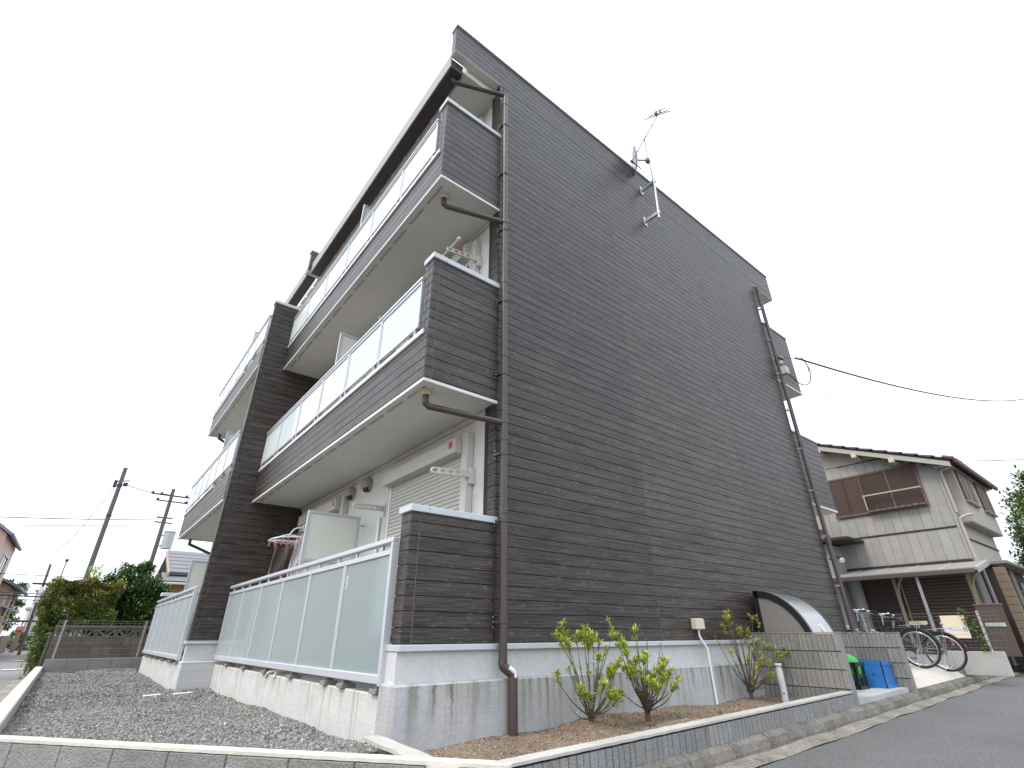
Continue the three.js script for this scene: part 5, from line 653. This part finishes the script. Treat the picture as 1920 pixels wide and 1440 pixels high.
function crown(parent, name, blobs, n, size, cols, m = leafM2, flat = 0) { // leaves clustered on twiggy lumps through the crown
  const o = [], c = []; const tot = blobs.reduce((a, b) => a + b[3] ** 2, 0);
  for (const [bx, by, bz, r] of blobs) { const k = Math.round(n * r * r / tot), lumps = T(Math.max(5, Math.round(k / 90)), () => { const d = rv(), q = Math.pow(rnd(), 0.35); return [d.multiplyScalar(r * q), 0.14 + 0.16 * rnd(), rr(0.65, 1.3)]; }); for (let i = 0; i < k; i++) { const [lp, ls, sh] = lumps[Math.floor(rnd() * lumps.length)], p = lp.clone().add(rv().multiplyScalar(r * ls * Math.pow(rnd(), 0.5) * 1.6)), out = p.clone().normalize(); p.y *= 1 - flat; const cc = cols[Math.floor(Math.pow(rnd(), 1.3) * cols.length)], f = sh * rr(0.75, 1.25); leafQuad(o, null, c, V(bx + p.x, by + p.y, bz + p.z), out.multiplyScalar(0.6).add(rv()).normalize(), V(0.1, 1, 0.05), size * rr(0.7, 1.3), size * rr(0.35, 0.55), cc.map(v => v * f)); } }
  return leafMesh(name, o, c, parent, m);
}
{
  const t = thing('broadleaf_tree', 'leafy green tree beyond the right end of the neighbouring house', 'tree', [24.5, 0.4, 2.2]); mesh('trunk', [cyl([0, 0, 0], [0.1, 2.6, 0], 0.16, 0.1, 10), cyl([0.1, 2.3, 0], [0.7, 3.9, 0.3], 0.08, 0.03, 8), cyl([0.05, 2.0, 0], [-0.5, 3.7, -0.2], 0.08, 0.03, 8)], mat([0.07, 0.055, 0.045], 0.9), t);
  crown(t, 'crown', [[0.1, 4.0, 0, 1.25], [-0.55, 3.2, -0.3, 1.0], [0.9, 3.4, 0.4, 1.2], [0.4, 5.0, 0.2, 0.9], [1.2, 4.6, 0.8, 0.9], [-0.4, 2.3, -0.5, 0.9], [0.6, 2.4, 0.4, 1.0]], 30000, 0.15, [[0.1, 0.17, 0.045], [0.14, 0.23, 0.055], [0.22, 0.31, 0.08], [0.06, 0.11, 0.03]]);
}

// ================================================================ left: far wall, hedge, poles, houses down the lane
{
  const lw = thing('low_concrete_wall', 'low grey concrete wall closing the far end of the gravel yard', 'low wall', [0.7, 0.2, -12.4]); each('concrete_section', T(5, i => CB(-0.2 + i * 0.4, 0.197 + i * 0.4, 0.1, 0.555, -12.5, -12.36, 0.006)), concGrey, lw, 0.8); settle(lw);
  const f = thing('mesh_fence', 'wire mesh fence standing on the low concrete wall by the hedge', 'fence', [0.7, 0.55, -12.43], 'wire mesh fences'), fm = mat([0.15, 0.125, 0.11], 0.6); meshPanel('wire_panel', f, 'x', -12.43, -0.2, 1.75, [0.62, 0.75, 0.88, 1.01, 1.14, 1.22, 1.28, 1.33], 0.09, 0.58, 1.335, fm, 0.0028); for (const x of [-0.08, 1.47]) mesh('post', CB(x - 0.02, x + 0.02, 0.555, 1.345, -12.42, -12.385, 0.004), mat([0.3, 0.28, 0.25], 0.6), f); settle(f);
  const w = thing('old_block_wall', 'weathered brownish block wall with a pierced top course behind the mesh fence', 'block wall', [0.8, 0.2, -13]);
  mesh('core', B(-0.2, 2.4, 0.2, 0.98, -13.1, -13.01), mortar, w); blockWall(w, -0.24, -13.0, 2.4, -13.0, 0.22, [0.19, 0.19, 0.19, 0.19], 0.19, 0.4, 1, 0.01, OLD, true);
  for (let i = 0; i < 6; i++) { const s = new THREE.Shape([[0, 0], [0.393, 0], [0.393, 0.19], [0, 0.19]].map(a => new THREE.Vector2(...a))); const hole = p => s.holes.push(new THREE.Path(p.map(a => new THREE.Vector2(...a)))); hole([[0.03, 0.03], [0.14, 0.03], [0.03, 0.13]]); hole([[0.36, 0.03], [0.36, 0.13], [0.25, 0.03]]); hole([[0.06, 0.16], [0.19, 0.05], [0.185, 0.16]].reverse()); hole([[0.205, 0.05], [0.33, 0.16], [0.21, 0.16]]); const g = new THREE.ExtrudeGeometry(s, { depth: 0.09, bevelEnabled: false }); g.translate(-0.235 + i * 0.4, 0.985, -13.1); mesh('pierced_block', uvm(ni(g), 1.4, rnd(), rnd()), OLD[i % 3], w, 0); }
  each('coping', T(6, i => CB(-0.24 + i * 0.4, 0.157 + i * 0.4, 1.178, 1.24, -13.12, -12.98, 0.006)), OLD[0], w, 1.4); mesh('end_pier', CB(-0.3, -0.245, 0.2, 1.1, -13.12, -12.98, 0.006), OLD[1], w, 1.4); settle(w);
  const hd = thing('clipped_hedge', 'clipped hedge with reddish brown new growth above the old block wall', 'hedge', [0.09, 0.2, -14.1]), o = [], c = [];
  for (let i = 0; i < 26000; i++) { const face = rnd(); let x = rr(-0.72, 0.72), y = rr(0.9, 2.02), z = rr(-0.75, 0.75); if (face < 0.35) z = 0.72 + rr(-0.12, 0.06); else if (face < 0.6) y = 1.98 + rr(-0.14, 0.08); else if (face < 0.78) { x = -0.68 + rr(-0.1, 0.1); y = rr(0, 2.02); x += 0.22 * Math.max(0, (1.3 - y)); } const lump = 0.06 * Math.sin(x * 9 + y * 7) + 0.05 * Math.sin(z * 8 - y * 11 + x * 4); x += lump * 0.6; y += lump * 0.7; z += lump; const top = Math.max(0, (y - 1.2) / 0.85); const k = rnd(), f = rr(0.6, 1.3) * (0.85 + lump * 2.2); const col = k < 0.2 * top ? [0.19, 0.105, 0.045] : k < 0.65 * top ? [0.22, 0.21, 0.05] : k < 0.72 ? [0.105, 0.145, 0.032] : [0.17, 0.23, 0.05]; leafQuad(o, null, c, V(x, y, z), rv().add(V(0, 0.4, 0.2)).normalize(), V(0, 1, 0.02), 0.075, 0.04, col.map(v => v * f * 1.35)); }
  for (let i = 0; i < 500; i++) { const d = rv(); leafQuad(o, null, c, V(rr(-0.66, -0.42), rr(0.02, 0.9), rr(0.3, 0.9)).addScaledVector(d, 0.06), d, V(0, 1, 0.02), 0.08, 0.035, [0.12, 0.17, 0.05].map(v => v * rr(0.6, 1.4))); }
  for (let i = 0; i < 260; i++) { leafQuad(o, null, c, V(rr(-0.1, 0.2), rr(2.05, 2.45), rr(-0.3, 0.4)), rv().add(V(0, 0.3, 0)).normalize(), V(0, 1, 0.02), 0.12, 0.025, [0.25, 0.34, 0.06].map(v => v * rr(0.6, 1.3))); }
  leafMesh('foliage', o, c, hd, leafM2); mesh('stem', T(14, i => cyl([-0.6 + i * 0.09, 0, 0.1 * Math.sin(i * 3)], [-0.65 + i * 0.1, 1.6, 0.2 * Math.sin(i * 5)], 0.02, 0.01, 6)), mat([0.06, 0.045, 0.035], 0.9), hd).userData.kind = 'stuff';
  const cm = thing('camellia_tree', 'round glossy dark green camellia tree beside the clipped hedge', 'tree', [1.12, 0.2, -14.6]); mesh('trunk', [cyl([0, 0, 0], [0, 1.5, 0], 0.07, 0.05, 8), cyl([0, 1.1, 0], [0.3, 2.1, 0.1], 0.04, 0.02, 7), cyl([0, 1.2, 0], [-0.3, 2.0, -0.1], 0.04, 0.02, 7)], mat([0.07, 0.06, 0.05], 0.9), cm);
  crown(cm, 'crown', [[-0.05, 1.95, 0, 0.62], [-0.35, 1.5, 0.1, 0.5], [0.35, 1.55, 0.1, 0.52], [-0.02, 2.35, 0, 0.38], [0.0, 1.2, 0.1, 0.6], [0.55, 1.9, 0, 0.36], [-0.5, 1.9, 0, 0.36], [0.3, 0.95, 0.2, 0.5], [-0.3, 0.9, 0.2, 0.5]], 34000, 0.1, [[0.04, 0.085, 0.022], [0.055, 0.115, 0.028], [0.09, 0.17, 0.04], [0.2, 0.32, 0.07]]);
}
const poleM = mat([0.12, 0.105, 0.1], 0.8), darkM = mat([0.03, 0.03, 0.035], 0.6);
{
  const a = thing('utility_pole', 'tall bare dark utility pole rising behind the hedge', 'utility pole', [0.0, 0.1, -22], 'utility poles'); mesh('pole', cyl([0, 0, 0], [0, 7.2, 0], 0.1, 0.075, 14), poleM, a); mesh('band', [cyl([0, 5.2, 0], [0, 5.26, 0], 0.095, 0.095, 14), cyl([0, 6.4, 0], [0, 6.5, 0], 0.095, 0.095, 14)], darkM, a); mesh('bracket', [CB(-0.22, -0.1, 6.35, 6.65, -0.06, 0.06, 0.02), CB(0.1, 0.26, 6.45, 6.6, -0.05, 0.05, 0.02), cyl([-0.1, 6.62, 0], [0.3, 6.7, 0], 0.025, 0.025, 8)], darkM, a);
  const b = thing('utility_pole', 'utility pole with a grey transformer and cross arm insulators', 'utility pole', [2.32, 0.1, -28], 'utility poles'); mesh('pole', cyl([0, 0, 0], [0, 7.95, 0], 0.115, 0.085, 14), poleM, b); mesh('transformer', [cyl([0.42, 4.9, 0.1], [0.42, 5.7, 0.1], 0.24, 0.25, 18), cyl([0.42, 5.7, 0.1], [0.42, 5.76, 0.1], 0.27, 0.27, 18)], mat([0.42, 0.46, 0.48], 0.5), b); mesh('transformer_arm', [CB(0.1, 0.4, 5.5, 5.56, 0.05, 0.12, 0.01), CB(0.1, 0.4, 5.0, 5.06, 0.05, 0.12, 0.01)], darkM, b); each('cross_arm', [CB(-0.9, 1.1, 7.55, 7.62, -0.04, 0.04, 0.01), CB(-0.6, 0.9, 7.25, 7.31, -0.04, 0.04, 0.01), CB(-0.35, 0.35, 6.4, 6.46, -0.04, 0.04, 0.01), CB(-0.4, 0.4, 6.15, 6.21, -0.04, 0.04, 0.01)], darkM, b); each('insulator', [[-0.85, 7.63], [-0.45, 7.63], [-0.55, 7.32], [0.7, 7.63], [1.0, 7.63], [0.75, 7.32]].map(([x, y]) => cyl([x - 0.02, y - 0.03, 0], [x + 0.02, y + 0.1, 0], 0.1, 0.025, 10)), darkM, b);
  const c = thing('utility_pole', 'slim leaning dark pole with a pale sleeve down the lane', 'utility pole', [-1.75, 0.1, -36], 'utility poles'); mesh('pole', cyl([0.1, 0, 0], [-0.05, 4.6, 0], 0.08, 0.06, 12), poleM, c); mesh('sleeve', cyl([0.0, 2.6, 0.1], [-0.02, 3.4, 0.1], 0.09, 0.09, 12), whitePl, c); mesh('cross_arm', CB(-0.5, 0.6, 3.5, 3.6, 0.1, 0.16, 0.01), darkM, c); mesh('sign_plate', CB(0.05, 0.45, 1.9, 2.4, 0.1, 0.13, 0.01), mat([0.3, 0.26, 0.24], 0.7), c);
  const d = thing('thin_pole', 'thin grey pole with a small cap just left of the tall dark pole', 'pole', [-1.0, 0.1, -30]); mesh('pole', cyl([0, 0, 0], [0.02, 4.25, 0], 0.045, 0.03, 8), mat([0.35, 0.34, 0.33], 0.7), d); mesh('cap', cyl([0.02, 4.2, 0], [0.02, 4.32, 0], 0.07, 0.07, 10), darkM, d);
  wire('overhead_wire', 'wire from the top of the tall dark pole to the transformer pole', [0.2, 6.65, -22], [2.3, 7.8, -28], 0.15, 0.016);
  const slack = tag(mesh('slack_wire', tube([[-0.12, 6.4, -22], [-0.45, 5.5, -22], [-0.75, 4.6, -22], [-1.05, 4.0, -22], [-1.35, 3.75, -22]], 0.012, 6, 30), wireT), 'slack wire hanging down left of the tall dark pole', 'cable', 'overhead cables');
  const lab = ['uppermost', 'second', 'third', 'fourth', 'fifth', 'sixth', 'lowest']; [[5.6, 6.5, 0.012], [5.45, 6.4, 0.02], [5.02, 6.15, 0.014], [3.55, 3.6, 0.014], [2.9, 2.72, 0.02], [2.82, 2.55, 0.03], [2.7, 2.38, 0.018]].forEach(([ya, yb, r], i) => wire('overhead_wire', `${lab[i]} of the dark wires crossing the sky behind the hedge on the left`, [-9, ya, -27.9], [2.3 + (i > 2 ? 6 : 0), yb, -27.9], 0.12, r, i % 2 ? wireM : wireT));
}
function simpleWindow(parent, name, face, a0, a1, y0, y1, p) { const f = face === 'z' ? (d0, d1, A0, A1, Y0_, Y1) => B(A0, A1, Y0_, Y1, p + d0, p + d1) : (d0, d1, A0, A1, Y0_, Y1) => B(p + d0, p + d1, Y0_, Y1, A0, A1); const w = mesh(name, [f(0.001, 0.05, a0 - 0.04, a0, y0, y1), f(0.001, 0.05, a1, a1 + 0.04, y0, y1), f(0.001, 0.06, a0 - 0.05, a1 + 0.05, y0 - 0.05, y0), f(0.001, 0.05, a0 - 0.04, a1 + 0.04, y1, y1 + 0.04), f(0.001, 0.03, (a0 + a1) / 2 - 0.015, (a0 + a1) / 2 + 0.015, y0, y1)], alu, parent); mesh('pane', f(0.002, 0.012, a0, a1, y0, y1), glassD, w); return w; }
{
  const p = thing('pink_house', 'pale pink two storey house at the left edge of the picture', 'house', [-5.5, 0.1, -27]); mesh('wall', B(-9, -2.78, 0.1, 4.72, -30, -25), mat([0.8, 0.53, 0.49], 0.85, { map: wallC }), p); mesh('side_wall', B(-2.779, -2.74, 0.1, 4.72, -30, -25), mat([0.8, 0.6, 0.55], 0.85, { map: wallC }), p); mesh('gable', profZ([[-9, 4.721], [-2.74, 4.721], [-5.9, 6.9]], -29.99, -25.01), mat([0.8, 0.53, 0.49], 0.85, { map: wallC }), p); mesh('roof', profZ([[-2.6, 4.66], [-5.9, 6.94], [-9.2, 4.66], [-9.2, 4.76], [-5.9, 7.06], [-2.6, 4.78]], -30.1, -24.85), mat([0.2, 0.2, 0.25], 0.6), p); mesh('eave_gutter', CB(-2.62, -2.52, 4.64, 4.76, -30.1, -24.8, 0.02), mat([0.16, 0.15, 0.22], 0.5), p); simpleWindow(p, 'window', 'x', -28.4, -26.6, 2.9, 4.1, -2.74); simpleWindow(p, 'window', 'z', -5.2, -3.8, 3.0, 4.1, -25); mesh('eave_box', CB(-2.95, -2.55, 3.0, 3.25, -25.1, -24.8, 0.03), mat([0.24, 0.2, 0.24], 0.6), p); settle(p); p.position.x -= 0.25;
  const b = thing('beige_house', 'beige house with grey metal awnings down the lane', 'house', [-5, 0.1, -34]); mesh('wall', B(-8, -2.75, 0.1, 3.2, -37, -31), mat([0.6, 0.52, 0.36], 0.85, { map: wallC }), b); mesh('gable', profZ([[-8, 3.201], [-2.75, 3.201], [-5.4, 4.35]], -36.9, -31.01), mat([0.6, 0.52, 0.36], 0.85, { map: wallC }), b); mesh('roof', profZ([[-2.3, 3.05], [-5.4, 4.4], [-8.5, 3.05], [-8.5, 3.15], [-5.4, 4.52], [-2.3, 3.17]], -37.2, -30.7), mat([0.16, 0.17, 0.2], 0.6), b); mesh('awning', profZ([[-2.2, 2.1], [-2.2, 2.15], [-3.4, 2.6], [-3.4, 2.54]], -34.5, -31.2), mat([0.36, 0.42, 0.5], 0.4), b); mesh('awning', profZ([[-1.95, 1.5], [-1.95, 1.55], [-3.2, 1.85], [-3.2, 1.78]], -33.5, -30), mat([0.24, 0.27, 0.32], 0.4), b); each('louvre_board', T(6, i => CB(-2.74, -2.68, 1.6 + i * 0.24, 1.78 + i * 0.24, -36.6, -35.2, 0.02)), brownW, b); simpleWindow(b, 'window', 'x', -33.4, -32, 1.9, 2.9, -2.75); settle(b);
  const wf = thing('wooden_fence', 'weathered grey brown wooden fence along the left side of the lane', 'fence', [-2.7, 0.1, -38]); each('board', T(14, i => CB(-2.78, -2.66, 0.12, 0.95 + 0.06 * (i % 3), -37 - i * 0.42 - 0.36, -37 - i * 0.42, 0.02)), mat([0.17, 0.135, 0.115], 0.9), wf); settle(wf);
  const rp = thing('gate_post', 'orange red gate post with a globe lamp beside the lane', 'post', [-2.35, 0.1, -43]); mesh('post', CB(-0.12, 0.12, 0, 1.25, -0.12, 0.12, 0.02), mat([0.24, 0.15, 0.12], 0.8), rp); mesh('post_cap', CB(-0.2, 0.2, 1.25, 1.5, -0.2, 0.2, 0.03), mat([0.5, 0.16, 0.1], 0.8), rp); mesh('roof', CB(-0.8, 0.7, 1.75, 1.85, -0.3, 0.3, 0.03), darkTrim, rp); mesh('post', cyl([0, 1.5, 0], [0.02, 2.4, 0], 0.05, 0.05, 8), whitePl, rp); mesh('lamp', ni(new THREE.SphereGeometry(0.2, 14, 10)).translate(0.02, 2.58, 0), mat([0.62, 0.62, 0.64], 0.4), rp);
  const wb = thing('white_building', 'plain white building at the end of the lane behind the hedge', 'building', [0.5, 0.1, -55]); mesh('wall', B(-2.7, 5, 0.1, 4.2, -60, -52), mat([0.74, 0.72, 0.7], 0.85, { map: wallC }), wb); mesh('roof_edge', CB(-2.85, 5.1, 4.2, 4.34, -60.1, -51.9, 0.03), mat([0.55, 0.54, 0.53], 0.7), wb); mesh('base_band', B(-2.71, 5, 0.95, 1.25, -51.999, -51.96), mat([0.4, 0.3, 0.27], 0.8), wb); simpleWindow(wb, 'window', 'z', -1.5, -1.05, 2.1, 2.75, -52); mesh('rooftop_unit', CB(-1.2, -0.4, 4.35, 4.75, -54, -53, 0.05), mat([0.4, 0.38, 0.36], 0.7), wb); settle(wb);
  const vh = thing('yellow_house', 'house with a grey slate roof and ochre walls behind the camellia', 'house', [6, 0.1, -33]); mesh('wall', B(3.7, 9, 0.1, 4.0, -37, -30), mat([0.62, 0.46, 0.22], 0.85, { map: wallC }), vh); mesh('white_wing', B(3.3, 3.68, 0.1, 3.5, -36, -29.9), mat([0.72, 0.68, 0.6], 0.85), vh);
  const slate = [[0.17, 0.17, 0.185], [0.15, 0.155, 0.17], [0.19, 0.19, 0.2]].map(q => mat(q, 0.7)), sr = mesh('roof', profX([[-29.6, 3.95], [-33.5, 5.5], [-37.4, 3.95], [-37.4, 4.03], [-33.5, 5.6], [-29.6, 4.03]], 3.4, 9.3), slate[1], vh); each('slate_course', T(6, i => { const t = i / 6, u = (i + 1.08) / 6, f = k => [-29.55 - 3.95 * k, 4.05 + 1.57 * k]; const [z0, y0] = f(t), [z1, y1] = f(u); return profX([[z0, y0], [z1, y1], [z1, y1 + 0.02], [z0, y0 + 0.05]], 3.38, 9.32); }), slate[0], sr); mesh('verge', profX([[-29.5, 3.85], [-33.5, 5.45], [-33.5, 5.62], [-29.5, 4.05]], 3.3, 3.39), mat([0.35, 0.28, 0.24], 0.8), vh); mesh('lower_roof', profX([[-28.9, 3.5], [-30.2, 4.0], [-30.2, 4.1], [-28.9, 3.6]], 3.1, 5.2), slate[0], vh); mesh('gutter', CB(3.05, 5.25, 3.42, 3.52, -28.95, -28.85, 0.02), mat([0.6, 0.54, 0.46], 0.6), vh); simpleWindow(vh, 'window', 'z', 4.2, 5.0, 2.2, 3.2, -30); settle(vh);
  const tr = thing('pine_tree', 'shaggy dark pine tree beyond the beige house', 'tree', [-4.3, 0.1, -48]); mesh('trunk', cyl([0, 0, 0], [0.3, 4.6, 0], 0.16, 0.06, 8), mat([0.06, 0.05, 0.045], 0.9), tr); crown(tr, 'crown', [[0.1, 4.3, 0, 0.85], [0.7, 3.7, 0.2, 0.8], [-0.6, 3.6, 0, 0.9], [0.4, 2.8, 0, 0.9], [-0.4, 2.2, 0, 1.0], [0.6, 1.8, 0.2, 0.8], [1.0, 3.2, 0, 0.55]], 7000, 0.2, [[0.06, 0.11, 0.04], [0.09, 0.15, 0.05], [0.14, 0.2, 0.07]], leafM2, 0.35);
  const bs = thing('roadside_shrubs', 'low green and yellow shrubs at the bend of the lane', 'shrubs', [-1.9, 0.1, -49]); crown(bs, 'foliage', [[0, 0.5, 0, 0.6], [0.9, 0.4, 0.3, 0.5], [1.7, 0.35, 0, 0.5], [-0.8, 0.7, 0.2, 0.7]], 3500, 0.16, [[0.09, 0.14, 0.03], [0.16, 0.2, 0.05], [0.24, 0.25, 0.05]]);
  const gw = thing('end_wall', 'low grey wall crossing behind the roadside shrubs', 'low wall', [1, 0.1, -50.5]); each('concrete_section', T(5, i => CB(-2.2 + i * 1.2, -1.01 + i * 1.2, 0, 0.8, -0.1, 0.1, 0.02)), concGrey, gw);
}
renderer.render(scene, camera);
